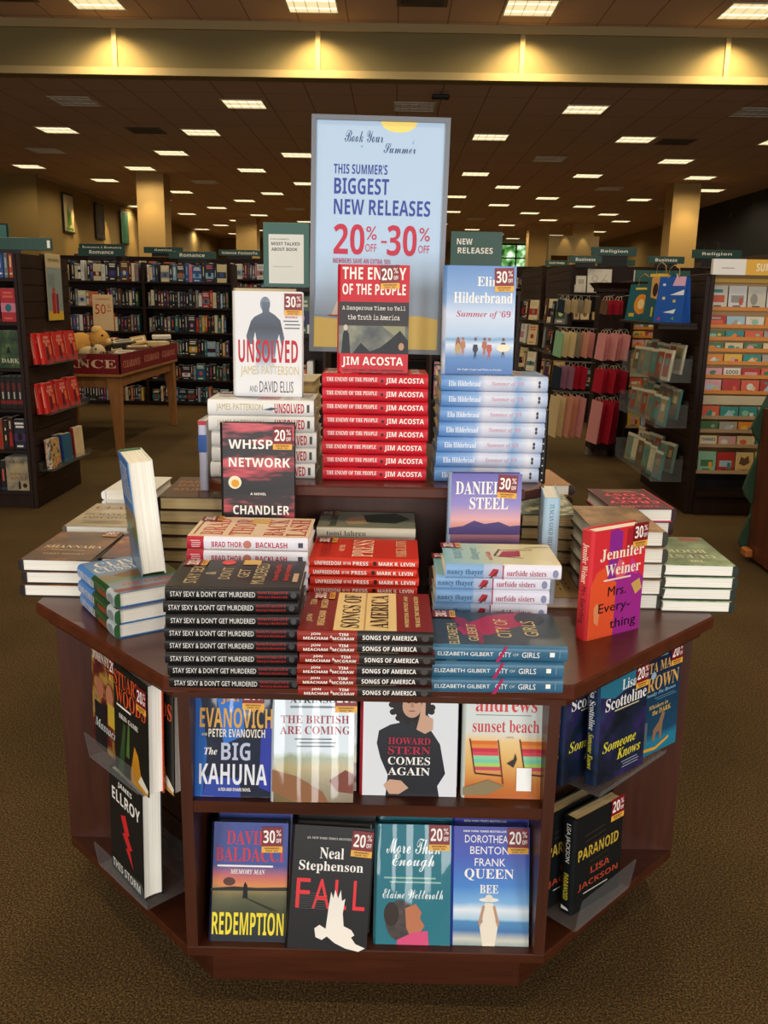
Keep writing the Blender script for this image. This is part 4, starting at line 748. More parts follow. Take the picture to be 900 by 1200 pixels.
# ---------------------------------------------------------------- section signs and bookcases
def sign_board(name, label, cat, x, y, z, w, h, col, ops, group=None, ang=0, thick=.02, posts=0):
    t = thing(name, label, cat, (x, y, z), ang, group)
    mb = MB(); mb.box(-w / 2, w / 2, -thick / 2, thick / 2, 0, h, C(col, .4) if isinstance(col, str) else col, None, .002)
    draw(mb, ops, MAT((0, -thick / 2, h / 2), (1, 0, 0), (0, 0, 1), (0, -1, 0)), w, h); mb.build('board', t)
    if posts:
        mb = MB()
        mb.box(-w * .3, w * .3, -.005, .005, -posts, .002, BLACKM)
        mb.build('bracket', t)
    return t
SIGNC = '#274a42'
def bookcase(label, x0, x1, y, depth, top, shelves, bays, cat='bookcase', back=True, ends=True, base=.09, crown=False, name='bookcase'):
    """open front towards -Y"""
    t = thing(name, label, cat, ((x0 + x1) / 2, y, 0)); cx = (x0 + x1) / 2; a, b = x0 - cx, x1 - cx
    for s in ((a, a + .022), (b - .022, b)): mb = MB(); mb.box(s[0], s[1], 0, depth, 0, top, DARKCASE, None, .002); mb.build('side_panel', t)
    bw = (b - a) / bays
    for i in range(1, bays): mb = MB(); mb.box(a + bw * i - .018, a + bw * i + .018, .0, depth - .012, base, top, DARKCASE); mb.build('divider', t)
    mb = MB(); mb.box(a + .022, b - .022, depth - .012, depth, base, top, DARKCASE); mb.build('back_panel', t)
    for z in shelves:
        for i in range(bays):
            mb = MB(); mb.box(a + bw * i + .018, a + bw * (i + 1) - .018, .004, depth - .012, z - .022, z, DARKSHELF, None, .002); mb.build('shelf', t)
    mb = MB(); mb.box(a + .022, b - .022, .02, depth, 0, base - .0, DARKCASE); mb.build('kick_base', t)
    if crown: mb = MB(); mb.box(a - .02, b + .02, -.02, depth + .02, top, top + .03, DARKCASE, None, .004); mb.build('crown', t)
    return t
PAL = [('black', '#19191b'), ('charcoal', '#2e3034'), ('navy', '#1c2746'), ('blue', '#2c5496'), ('pale blue', '#86aec8'), ('red', '#a31f27'), ('dark red', '#641a1f'), ('white', '#d9d6ce'), ('cream', '#cdbf9c'), ('green', '#35573c'), ('purple', '#4b2f60'), ('pink', '#c4788c'), ('orange', '#c4622a'), ('yellow', '#cfa63a'), ('teal', '#276870'), ('brown', '#5b3a26'), ('grey', '#75767a')]
DARKW = [9, 5, 4, 2, 1, 2, 2, 2, 2, 1.5, 1.5, 1, 1, .7, 1, 2, 2.5]
def shelf_book_mesh(mb, t, d, h, col, rd, M=None, face=False):
    """a book standing with its spine (or cover) towards -Y; x from 0 to t"""
    m = C(col, .4); g = .0015
    mb.box(g, t - g, .003, d, 0, h, m, M, .0025)
    mb.box(g + .004, t - g - .004, .012, d - .004, h - .001, h + .0006, PAPER, M)
    A = MAT((t / 2, .003, h / 2), (1, 0, 0), (0, 0, 1), (0, -1, 0)); A = M @ A if M else A
    lt = rd.choice(['#e3ddd0', '#d8c48a', '#c9c9cc', '#b8b0a0', '#d05a4a', '#8fb0c8']); dk = rd.choice(['#20222a', '#4a2a20', '#2a3a4a', '#7a7060'])
    if face:
        ops = [R(.03, rd.uniform(.2, .3), .97, rd.uniform(.5, .62), rd.choice([p[1] for p in PAL])), E(.5, .42, .2, .12, rd.choice([p[1] for p in PAL]), 12), LINES(.12, .88, .7, .92, 2, lt, .6, rd.randint(0, 99)), LINES(.2, .8, .06, .16, 1, lt, .6)]
    else:
        k = rd.random(); ops = [R(.22, .14, .78, .2, lt) if k < .5 else R(0, .0, 1, .1, dk), R(.36, rd.uniform(.3, .45), .64, rd.uniform(.72, .9), lt)]
        if k > .6: ops.append(R(0, .9, 1, .97, dk))
        if k > .8: ops.append(R(0, .5, 1, .66, dk))
    draw(mb, ops, A, t, h)
def fill(x0, x1, y, z, hmax, where, group, seed, mode='ind', depth=.13, pal=None, face=.12, tmin=.024, tmax=.042, gap=.02, mb=None, kind='book', ang=0, org=None):
    """row of books along +X from x0; where: '... shelf of ...' for the labels"""
    rd = random.Random(seed); x = x0; i = 0
    while True:
        fc = rd.random() < face; t = rd.uniform(.1, .125) if fc else rd.uniform(tmin, tmax); h = hmax * rd.uniform(.76, .98); d = rd.uniform(.03, .05) if fc else depth * rd.uniform(.85, 1.05)
        if x + t > x1: break
        nm, col = rd.choices(PAL, pal or DARKW)[0]; i += 1
        if mode == 'ind':
            m = MB(); shelf_book_mesh(m, t, d, h, col, rd, None, fc); o = m.build('book')
            o.location = (x, y, z)
            tag(o, '%s %s, %s from left on %s' % (nm, 'face-out book' if fc else 'book spine', ordw(i), where), 'book', group)
        else: shelf_book_mesh(mb, t, d, h, col, rd, Matrix.Translation((x, y, z)), fc)
        x += t + .0015
        if rd.random() < .035: x += rd.uniform(.02, .08)
def stuff_books(label, build):
    mb = MB(); build(mb); o = mb.build('shelved_books'); tag(o, label, 'books', None, 'stuff'); return o
SHN = ['top', 'second', 'third', 'fourth', 'fifth', 'bottom']

# --- near left bookcase with slatwall end
NX, NY = -2.345, 4.27
zsA = [1.489, 1.216, .925, .661, .391, .114]
bookcase('dark bookcase at the left edge with a slatwall end panel', -3.5, NX - .005, NY, .41, 1.64, zsA, 2)
bookcase('dark bookcase back to back with the left edge bookcase', -3.5, NX - .005, NY + .42, .41, 1.64, [.114, .391, .661, .925, 1.216, 1.489], 2)
def slat_end(label, xf, y0, y1, z1, sgn, crown=False):
    """slatwall panel on a bookcase end; its face looks along sgn*X"""
    t = thing('slatwall_end_panel', label, 'end panel', (xf, (y0 + y1) / 2, 0))
    mb = MB(); l = (y1 - y0) / 2; z = .1; a, b = sorted((0, -sgn * .018)); c, d = sorted((0, -sgn * .01))
    mb.box(a, b, -l, l, 0, .098, DARKCASE)
    while z < z1 - .01: mb.box(a, b, -l, l, z, min(z + .098, z1), SLATD); z += .104
    mb.box(*sorted((-sgn * .009, -sgn * .018)), -l, l, .09, z1, BLACKM); mb.build('slats', t)
    mb = MB(); mb.box(*sorted((-sgn * .02, sgn * .006)), -l - .014, -l, 0, z1, DARKCASE); mb.build('edge_trim', t)
    return t
SLATD = wood_mat('dark_slat_wood', '#23130a', '#301b10', .5, (12, 1.5, 12), .0, .22)
slat_end('brown slatwall end panel of the left edge bookcase', NX + .02, NY + .01, NY + .84, 1.64, 1)
NEAR = [  # per shelf, from the outer end towards the left: width, height, colour, name, face art
    [(.03, .16, '#b03a2c', 'orange-red', 0), (.028, .15, '#6a6a62', 'grey', 0), (.05, .16, '#2c4a8c', 'blue', 0), (.03, .165, '#3a3a3a', 'charcoal', 0), (.035, .165, '#1b2030', 'navy', 0), (.035, .165, '#1b2030', 'navy', 0), (.035, .165, '#1b2030', 'navy', 0), (.035, .165, '#1b2030', 'navy', 0), (.04, .16, '#2a2a30', 'charcoal', 0)],
    [(.1, .21, '#a81f28', 'red', 1), (.04, .22, '#241a16', 'dark brown', 0), (.045, .22, '#2a2622', 'black', 0), (.03, .23, '#a09a86', 'pale grey', 0), (.12, .22, '#3c7a98', 'blue', 1), (.04, .22, '#1e1e22', 'black', 0)],
    [(.14, .235, '#24361e', 'dark green', 2), (.05, .22, '#1b1b18', 'black', 3), (.12, .22, '#2a2018', 'brown', 1)],
    [(.035, .21, '#22201e', 'black', 4), (.035, .21, '#22201e', 'black', 4), (.035, .21, '#22201e', 'black', 4), (.035, .21, '#22201e', 'black', 4), (.14, .22, '#1d1b1b', 'black', 5), (.04, .2, '#3a2a20', 'brown', 0)],
    [(.08, .2, '#1a2030', 'navy', 1), (.035, .21, '#3a1c12', 'brown', 3), (.03, .19, '#26201e', 'black', 0), (.04, .2, '#8a4428', 'orange', 3), (.13, .21, '#3f5a5c', 'grey-green', 1), (.04, .2, '#241c1c', 'black', 0)],
    [(.15, .225, '#8a8474', 'weathered grey', 6), (.04, .2, '#1c1a18', 'black', 0), (.12, .21, '#2a241e', 'black', 1), (.04, .21, '#4a3020', 'brown', 0)]]
for k, z in enumerate(zsA):
    x = NX - .035; rdn = random.Random(100 + k)
    for i, (w, h, col, nm, art) in enumerate(NEAR[k]):
        mb = MB(); x -= w + .002
        if art in (0, 1): shelf_book_mesh(mb, w, .16 if not art else .04, h, col, rdn, None, bool(art))
        else:
            shelf_book_mesh(mb, w, .16, h, col, random.Random(1), None, False); A = MAT((w / 2, .0015, h / 2), (1, 0, 0), (0, 0, 1), (0, -1, 0))
            ops = {2: [R(0, 0, 1, 1, N([(.35, '#141c12'), (.55, '#33502a'), (.7, '#8a8a4a')], 9)), T('DARK', 's', .55, .2, .8, .12, '#c9c4a8'), P([(.4, .4), (.5, .6), (.6, .4)], '#12140e')],
                   3: [R(0, 0, 1, 1, col), P([(.2, .1), (.3, .5), (.5, .6), (.7, .5), (.8, .1)], '#a82a22'), R(.35, .65, .6, .9, '#b8b0a0')],
                   4: [R(0, 0, 1, 1, col), R(.25, .55, .75, .8, '#6a2420'), T('WOODS', 'b', .5, .4, .5, .25, '#b0aaa0', PI / 2) if False else R(.36, .3, .64, .52, '#b0aaa0'), R(0, .14, 1, .26, '#7a2420')],
                   5: [R(0, 0, 1, 1, col), T('BEST', 's', .5, .38, .8, .1, '#d8d4cc'), T('FIRST', 's', .5, .56, .8, .08, '#a8282c')],
                   6: [R(0, 0, 1, 1, N([(.35, '#5a5648'), (.5, '#a0927a'), (.7, '#c8a85a')], 8)), T('CRAIG', 's', .5, .86, .7, .09, '#4a463c'), T('DEPTH OF', 's', .55, .5, .8, .08, '#7a5a2a'), T('WINTER', 's', .55, .36, .76, .1, '#6a4a22'), P([(.5, .05), (.52, .25), (.56, .3), (.6, .25), (.62, .05)], '#231f1c'), E(.8, .15, .1, .07, '#3a2220')]}[art]
            draw(mb, ops, A, w, h, 8)
        o = mb.build('book'); o.location = (x, NY + .03, z + .0005)
        tag(o, '%s %s, %s from the end panel, %s shelf, left edge bookcase' % (nm, 'face-out book' if art in (1, 2, 5, 6) else 'book spine', ordw(i + 1), SHN[k]), 'book', 'books in the left edge bookcase')
stuff_books('rows of books filling the far end of the left edge bookcase', lambda mb: [fill(-3.46, -2.9, NY + .03, z + .0005, .22, '', None, 140 + i, 'st', .16, mb=mb) for i, z in enumerate(zsA)])
sign_board('section_sign', 'green header sign over the left edge bookcase', 'sign', -2.62, NY + .02, 1.66, 1.0, .075, SIGNC, [T('FICTION', 'b', .3, .5, .2, .5, WH), R(.972, .2, .99, .8, WH)], None, 0, .02, .02)
sign_board('section_sign', 'tall green sign board above the left edge bookcase, cut by the frame', 'sign', -2.98, 5.3, 1.66, .34, .23, '#3f6f68', [R(0, 0, 1, .04, '#1a1f1e'), R(.96, 0, 1, 1, '#1a1f1e'), R(0, .96, 1, 1, '#1a1f1e')], None, 0, .02, .02)
sign_board('author_poster', 'tall pale author poster with red figures on the slatwall end', 'poster', NX + .035, 4.79, 1.22, .27, .44, '#c9b68c', [R(0, .0, 1, .8, '#8f9a98'), R(.1, .5, .5, .7, '#7f8a88'), T('JOJO MOYES', 'b', .5, .9, .76, .06, '#2a2620'), R(.0, 0, 1, .14, '#d8b040'), R(.26, .1, .5, .42, '#b0302a'), R(.54, .1, .7, .4, '#8a2440'), E(.4, .46, .1, .04, '#b05040')], None, PI / 2, .006)
# red books and others on the slatwall ledges
spec('redset', .13, .2, .026, '#c42a24', spine='#d0352c', fa=[T('JOJO', 'b', .55, .84, .5, .1, '#e8b8a0'), T('MOYES', 'b', .55, .72, .6, .1, '#e8b8a0'), P([(.35, .1), (.4, .5), (.5, .62), (.62, .5), (.68, .1)], '#5a2430'), E(.5, .62, .1, .07, '#c89070'), R(.68, .3, .9, .6, '#d8704a')], kind='paperback_book', bulge=.001, sa=[LINES(.1, .9, .3, .7, 1, '#e8b090', .6)])
spec('zigzag', .13, .2, .04, N([(.4, '#c8784a'), (.5, '#d8b878'), (.58, '#2f5a50'), (.66, '#b04038')], 22), spine=N([(.4, '#b8584a'), (.5, '#e0d0b0'), (.58, '#2f5a50'), (.66, '#7a3038')], 30), kind='paperback_book', paper=PAPER2, bulge=.001)
spec('bluepb', .13, .2, .03, N([(.35, '#2c6a8c'), (.6, '#2f5a78'), (.72, '#c87a3a')], 9), spine='#2a4a8c', kind='paperback_book', paper=PAPER2, bulge=.001)
spec('creampb', .14, .215, .026, N([(.35, '#d8b890'), (.6, '#e6cfa8'), (.75, '#c8583a')], 8), spine='#9a2a2a', kind='paperback_book', bulge=.001)
def end_ledge(label, x, y, z, w, ang, grp): return ledge(label, x, y, z, ang, w, .1, .045, grp)
eg = 'clear acrylic ledges on the left slatwall end'
end_ledge('upper clear ledge under the red paperbacks on the left slatwall end', NX + .022, 4.72, .945, .72, PI / 2, eg)
end_ledge('middle clear ledge under the red paperbacks on the left slatwall end', NX + .022, 4.72, .62, .72, PI / 2, eg)
end_ledge('low clear ledge with mixed paperbacks on the left slatwall end', NX + .022, 4.7, .245, .72, PI / 2, eg)
for r, (z, nm) in enumerate(((.947, 'upper'), (.622, 'middle'))):
    for i, y in enumerate((4.45, 4.68, 4.91)):
        for j in (0, 1):
            up('redset', 'red paperback with a dark figure, %s from left, %s, %s ledge' % (ordw(i + 1), 'front copy' if j == 0 else 'rear copy', nm), NX + .096 - .035 * j, y - .035 * j, z, PI / 2 - .12, .12, group='red paperbacks on the left slatwall end')
up('zigzag', 'zigzag patterned paperback on the low left ledge', NX + .1, 4.45, .247, PI / 2 - .12, .06)
up('bluepb', 'blue paperback on the low left ledge', NX + .1, 4.68, .247, PI / 2 - .12, .06)
up('bluepb', 'second blue paperback behind the first on the low left ledge', NX + .064, 4.64, .247, PI / 2 - .12, .06)
up('creampb', 'cream paperback with red mark at the far end of the low left ledge', NX + .1, 4.91, .247, PI / 2 - .12, .06)

# --- romance bookcase
RY, zsR = 10.1, [1.566, 1.25, .94, .638, .332, .05]
bookcase('long dark two-bay bookcase behind the clearance table', -4.3, -2.03, RY, .36, 1.80, zsR, 2, base=.03)
def stuff_r(mb):
    for k in (3, 4, 5): fill(-4.26, -3.21, RY + .03, zsR[k] + .0005, .22, '', None, 220 + k, 'st', .14, mb=mb, face=.06)
    fill(-3.12, -2.08, RY + .03, zsR[5] + .0005, .2, '', None, 235, 'st', .14, mb=mb, face=.4)
stuff_books('books on the low shelves half hidden by the clearance table', stuff_r)
LIGHTW = [5, 4, 3, 2, 3, 2, 2, 5, 4, 2, 1.5, 1.5, 1.5, 1, 1, 2, 2.5]
for bay_, (xa, xb, nm) in enumerate(((-4.26, -3.21, 'left'), (-3.12, -2.08, 'right'))):
    for k in range(3 if bay_ == 0 else 5):
        fill(xa, xb, RY + .03, zsR[k] + .0005, [.25, .235, .23, .22, .22][k], '%s shelf, %s bay of the romance bookcase' % (SHN[k], nm), 'books in the romance bookcase', 300 + 10 * bay_ + k, 'ind', .14, LIGHTW if k == 0 else DARKW, [.16, .06, .04, .1, .2][k], .028, .05)
def ssign(txt, label, x0, x1, y, z0, z1, post=.05, col=SIGNC): return sign_board('section_sign', label, 'sign', (x0 + x1) / 2, y, z0, x1 - x0, z1 - z0, col, [T(txt, 'b', .5, .5, min(.85, .075 * len(txt)), .46, WH)], 'green section signs', 0, .025, post)
ssign('Romance', 'green Romance sign over the left bay behind the clearance table', -3.97, -3.385, RY + .02, 1.868, 1.962)
ssign('Romance', 'green Romance sign over the right bay behind the clearance table', -2.833, -2.233, RY + .02, 1.852, 1.942)
# --- cases further back: rows of shelving with their section signs
def far_case(label, x0, x1, y, top, bays, seed, lab2, sh=None):
    zs = sh or [.1, .42, .74, 1.06, 1.38, 1.66]
    bookcase(label, x0, x1, y, .36, top, zs, bays)
    stuff_books(lab2, lambda mb: [fill(x0 + .04 + (x1 - x0) / bays * i, x0 + (x1 - x0) / bays * (i + 1) - .03, y + .03, z + .0005, .25, '', None, seed * 50 + 10 * i + j, 'st', .16, mb=mb, pal=LIGHTW) for j, z in enumerate(zs[-3:]) for i in range(bays)])
far_case('dark bookcase with the Gaming sign in the second row on the left', -5.4, -2.9, 12.5, 1.98, 2, 11, 'books in the case with the Gaming sign')
far_case('dark bookcase with the Science Fiction sign, second row', -2.85, -1.3, 12.5, 1.98, 1, 12, 'books in the case with the Science Fiction sign')
far_case('dark bookcase in the third row on the left', -7.2, -3.4, 15.2, 1.98, 3, 13, 'books in the third row case on the left')
far_case('dark bookcase in the third row left of centre', -3.2, -.6, 15.2, 1.98, 2, 14, 'books in the third row case left of centre')
far_case('dark bookcase in the far centre row', -.4, 1.6, 13.5, 1.98, 2, 15, 'books in the far centre case')
far_case('dark bookcase in the fourth row at the left wall', -8.2, -4.4, 18.0, 2.05, 3, 16, 'books in the fourth row case at the left wall')
far_case('dark bookcase in the fourth row right of centre', 2.1, 6.0, 17.0, 2.1, 3, 17, 'books in the fourth row case right of centre')
ssign('Romance & Romance', 'green sign with two words, second row, left of the Gaming sign', -4.783, -4.088, 12.52, 2.03, 2.14)
ssign('Gaming', 'green Gaming sign in the second row', -3.8, -3.207, 12.52, 2.02, 2.11)
ssign('Science Fiction/Fa', 'green Science Fiction sign left of the pale book poster', -2.66, -2.027, 12.52, 2.0, 2.09)
for i, x in enumerate((-5.7, -5.15)): sign_board('wall_plaque', 'small dark plaque low on the left wall, %s' % ('left one' if i == 0 else 'right one'), 'plaque', x, 15.3, 2.02, .28, .09, '#3a2c1c', [R(.1, .3, .9, .7, '#8a7040')], None, 0, .02, .05)
# --- framed prints on the left wall
for i, (y, c1, c2) in enumerate(((22.95, '#8a9a5a', '#5f8a3a'), (25.5, '#2c2a26', '#4a4438'), (27.9, '#4f8a68', '#3f7a5c'))):
    t = thing('framed_print', '%s framed print high on the left wall' % ('green leaf', 'dark', 'plain green')[i], 'picture', (-8.62, y, 2.95), PI / 2, 'framed prints on the left wall')
    mb = MB(); mb.box(-.4, .4, -.03, .0, 0, 1.0, C('#1c1712', .5), None, .005); mb.build('frame', t)
    mb = MB(); A = MAT((0, -.031, .5), (1, 0, 0), (0, 0, 1), (0, -1, 0)); draw(mb, [R(0, 0, 1, 1, '#c9b68a' if i == 0 else c1), P([(.3, .1), (.25, .5), (.4, .8), (.5, .5), (.7, .6), (.75, .2)], c2), R(.1, .02, .9, .1, c2)], A, .7, .9); mb.build('print', t)

# --- clearance table
def clearance():
    t = thing('clearance_table', 'light oak table with red clearance box edge, left of the display', 'table', (-2.95, 7.35, 0))
    hx, hy = .6, 1.04
    mb = MB(); mb.box(-hx, hx, -hy, hy, .695, .722, OAK, None, .004); mb.build('table_top', t)
    mb = MB(); mb.box(-hx + .05, hx - .05, -hy + .05, -hy + .075, .6, .695, OAK); mb.box(-hx + .05, hx - .05, hy - .075, hy - .05, .6, .695, OAK); mb.box(-hx + .05, -hx + .075, -hy + .05, hy - .05, .6, .695, OAK); mb.box(hx - .075, hx - .05, -hy + .05, hy - .05, .6, .695, OAK); mb.build('apron', t)
    for sx in (-1, 1):
        for sy in (-1, 1):
            mb = MB(); x, y = sx * (hx - .08), sy * (hy - .08); v = []
            for z, r, o in ((0, .028, .05), (.4, .042, .03), (.695, .055, 0)):
                cx, cy = x + sx * o * .6, y + sy * o * .6; v += [(cx - r, cy - r, z), (cx + r, cy - r, z), (cx + r, cy + r, z), (cx - r, cy + r, z)]
            f = [(3, 2, 1, 0), (8, 9, 10, 11)] + [(4 * k + i, 4 * k + (i + 1) % 4, 4 * k + 4 + (i + 1) % 4, 4 * k + 4 + i) for k in range(2) for i in range(4)]
            mb.add(v, f, OAK); mb.build('leg', t)
    RDB = C('#74161c', .45); mb = MB(); z0, z1 = .7225, .895
    for a, b, c, d in ((-hx, hx, -hy, -hy + .012), (-hx, hx, hy - .012, hy), (-hx, -hx + .012, -hy, hy), (hx - .012, hx, -hy, hy)): mb.box(a, b, c, d, z0, z1, RDB)
    mb.box(-hx + .012, hx - .012, -hy + .012, hy - .012, z0, z0 + .06, RDB)
    draw(mb, [T('CLEARANCE', 's', .55, .5, .84, .42, '#dcb89a')], MAT((0, -hy, (z0 + z1) / 2), (1, 0, 0), (0, 0, 1), (0, -1, 0)), 2 * hx, z1 - z0)
    draw(mb, [T('CLEARANCE', 's', .17, .45, .26, .36, '#d08a78'), T('CLEARANCE', 's', .5, .5, .26, .36, '#d08a78'), T('CLEARANCE', 's', .82, .5, .26, .36, '#d08a78'), R(.333, 0, .336, 1, '#5a1015'), R(.663, 0, .666, 1, '#5a1015')], MAT((hx, 0, (z0 + z1) / 2), (0, 1, 0), (0, 0, 1), (1, 0, 0)), 2 * hy, z1 - z0)
    mb.build('red_box', t)
clearance()
sign_board('price_card', 'tall cream clearance card with a red 50 standing on the clearance table', 'sign', -2.76, 7.2, 1.06, .19, .335, '#d9bd90', [T('CLEARANCE', 'b', .5, .88, .7, .05, '#a8322a'), T('50', 'n', .38, .6, .52, .28, '#b02a28'), T('%', 'b', .8, .68, .2, .1, '#b02a28'), T('OFF', 'b', .8, .55, .22, .06, '#b02a28')], None, .1, .008, .27)
def plush(label, x, y, z, s, col, col2, rot):
    t = thing('plush_bear', label, 'plush toy', (x, y, z), rot); m, m2 = C(col, .95, .1), C(col2, .95, .1)
    mb = MB(); mb.ball((0, 0, .1 * s), .13 * s, .11 * s, .1 * s, m); mb.build('body', t)
    mb = MB(); mb.ball((.16 * s, -.02 * s, .15 * s), .085 * s, .08 * s, .08 * s, m); mb.ball((.23 * s, -.03 * s, .13 * s), .04 * s, .035 * s, .03 * s, m2); mb.ball((.262 * s, -.035 * s, .14 * s), .012 * s, .012 * s, .01 * s, BLACKM); mb.ball((.2 * s, -.085 * s, .18 * s), .01 * s, .01 * s, .01 * s, BLACKM); mb.build('head', t)
    for d in (-.07, .05): mb = MB(); mb.ball((.14 * s, d * s, .225 * s), .03 * s, .02 * s, .03 * s, m2); mb.build('ear', t)
    for dx, dy in ((-.1, -.1), (.06, -.12), (-.12, .1), (.08, .1)): mb = MB(); mb.ball((dx * s, dy * s, .045 * s), .05 * s, .06 * s, .045 * s, m2 if dx < 0 else m); mb.build('paw', t)
plush('tan plush bear lying on the clearance pile', -2.83, 6.72, .84, 1.1, '#c9964e', '#dcb878', .1)
plush('cream plush animal at the front of the clearance pile', -2.68, 6.5, .79, .8, '#cdb891', '#8a6a48', -.5)
plush('brown plush animal behind the tan bear', -2.98, 6.95, .82, .9, '#6a4a30', '#8a6a48', .8)
rd = random.Random(5)
for i, (x, y, z, nm, col, w, d, h, tl) in enumerate(((-2.55, 6.5, .83, 'white', '#cfc8b8', .16, .12, .05, .3), (-2.5, 7.4, .88, 'brown', '#6b4a2c', .22, .16, .06, .1), (-2.6, 7.8, .9, 'gold', '#a8843c', .16, .16, .12, .5), (-2.5, 8.1, .9, 'cream', '#d0bb8a', .24, .16, .05, 0), (-2.5, 8.32, .96, 'white', '#d8d4c8', .2, .1, .04, .1), (-2.75, 7.75, .88, 'dark', '#2a2622', .24, .18, .12, .2), (-3.1, 7.6, .87, 'black', '#1d1c1c', .26, .2, .14, 0), (-2.5, 6.95, .85, 'grey', '#77736a', .2, .14, .06, .25), (-3.2, 6.9, .85, 'maroon', '#5a1a1a', .22, .2, .16, .1), (-3.0, 8.05, .87, 'red', '#8a2a24', .2, .2, .15, .1))):
    mb = MB(); M = Matrix.Rotation(tl, 4, 'X') @ Matrix.Rotation(rd.uniform(-.6, .6), 4, 'Z'); mb.box(-w / 2, w / 2, -d / 2, d / 2, -h / 2, h / 2, C(col, .5), M, .006); draw(mb, [R(.1, .2, .9, .8, C('#cfc0a0', .5)), R(.2, .35, .8, .65, C(col, .5))], M @ MAT((0, 0, h / 2), (1, 0, 0), (0, 1, 0), (0, 0, 1)), w, d)
    o = mb.build('gift_box'); o.location = (x, y, z); tag(o, '%s boxed gift in the clearance pile, %s from the front' % (nm, ordw(i + 1)), 'box', 'boxes on the clearance table')
rdm = random.Random(3); mb = MB()
for i in range(46):
    M = Matrix.Translation((rdm.uniform(-3.45, -2.45), rdm.uniform(6.4, 8.3), .82)) @ Euler((rdm.uniform(-.3, .3), rdm.uniform(-.3, .3), rdm.uniform(0, 3))).to_matrix().to_4x4()
    a, b, c = rdm.uniform(.05, .11), rdm.uniform(.05, .09), rdm.uniform(.02, .05); mb.box(-a, a, -b, b, -c, c, C(rdm.choice(['#8a7a5c', '#3a3430', '#c9bb98', '#5a2a22', '#6a5a40', '#b89a5c']), .6), M, .005)
tag(mb.build('clearance_oddments'), 'jumble of small clearance goods filling the red table box', 'goods', None, 'stuff')

# --- two display towers behind the main table, each with a header sign
def tower(label, x, y, w, d, top):
    t = thing('display_tower', label, 'display case', (x, y, 0)); zs = [.15, .5, .85, 1.2]
    for s in (-1, 1): mb = MB(); a, b = sorted((s * w / 2, s * (w / 2 - .02))); mb.box(a, b, -d / 2, d / 2, 0, top, DARKCASE, None, .002); mb.build('side_panel', t)
    for z in zs + [top - .001]: mb = MB(); mb.box(-w / 2 + .02, w / 2 - .02, -d / 2, d / 2, z - .02, z, DARKSHELF); mb.build('shelf', t)
    mb = MB(); mb.box(-w / 2 + .02, w / 2 - .02, -.01, .01, .15, top - .02, DARKCASE); mb.build('back_panel', t)
    mb = MB(); mb.box(-w / 2 + .03, w / 2 - .03, -d / 2 + .03, d / 2 - .03, 0, .13, DARKCASE); mb.build('plinth', t)
tower('dark display tower under the pale most-talked-about sign', -.6, 3.8, .5, .4, 1.455); tower('dark display tower under the New Releases sign', .48, 3.8, .5, .4, 1.455)
sign_board('header_sign', 'teal header sign holding a white most-talked-about sheet, left of the poster', 'sign', -.575, 3.64, 1.4555, .255, .345, '#3c6a62', [R(.12, .06, .88, .82, '#eef0ec'), T("THIS SUMMER'S", 'b', .36, .745, .4, .02, '#6a6c6c'), T('MOST TALKED', 'b', .49, .675, .62, .05, '#23282a'), T('ABOUT BOOK', 'b', .46, .59, .56, .05, '#23282a'), LINES(.2, .7, .3, .34, 1, '#c8ccca', .3)], None, 0, .02)
sign_board('header_sign', 'dark green New Releases header sign right of the poster', 'sign', .475, 3.64, 1.4555, .285, .315, '#2c5247', [T('NEW', 'b', .27, .83, .3, .1, WH), T('RELEASES', 'b', .48, .68, .68, .1, WH)], None, 0, .02)
sign_board('price_tag', 'small white price tag on the tower shelf behind the white stack', 'tag', -.42, 3.58, 1.205, .07, .05, '#cfccc4', [LINES(.2, .8, .2, .8, 3, '#333333')], None, 0, .004)
for i, (dx, w, h, c) in enumerate(((-.19, .05, .2, '#cbb88a'), (-.12, .1, .17, '#5a6a4a'), (-.0, .06, .19, '#d8c898'))):
    pass
fillg = 'books on the display towers'
for k, z in enumerate((.85, 1.2)):
    fill(-.82, -.38, 3.63, z + .0005, .22, '%s shelf of tower left of poster' % ('upper' if k else 'lower'), fillg, 500 + k, 'ind', .14, LIGHTW, .3, .03, .045)
    fill(.26, .7, 3.63, z + .0005, .22, '%s shelf of tower right of poster' % ('upper' if k else 'lower'), fillg, 510 + k, 'ind', .14, LIGHTW, .3, .03, .045)

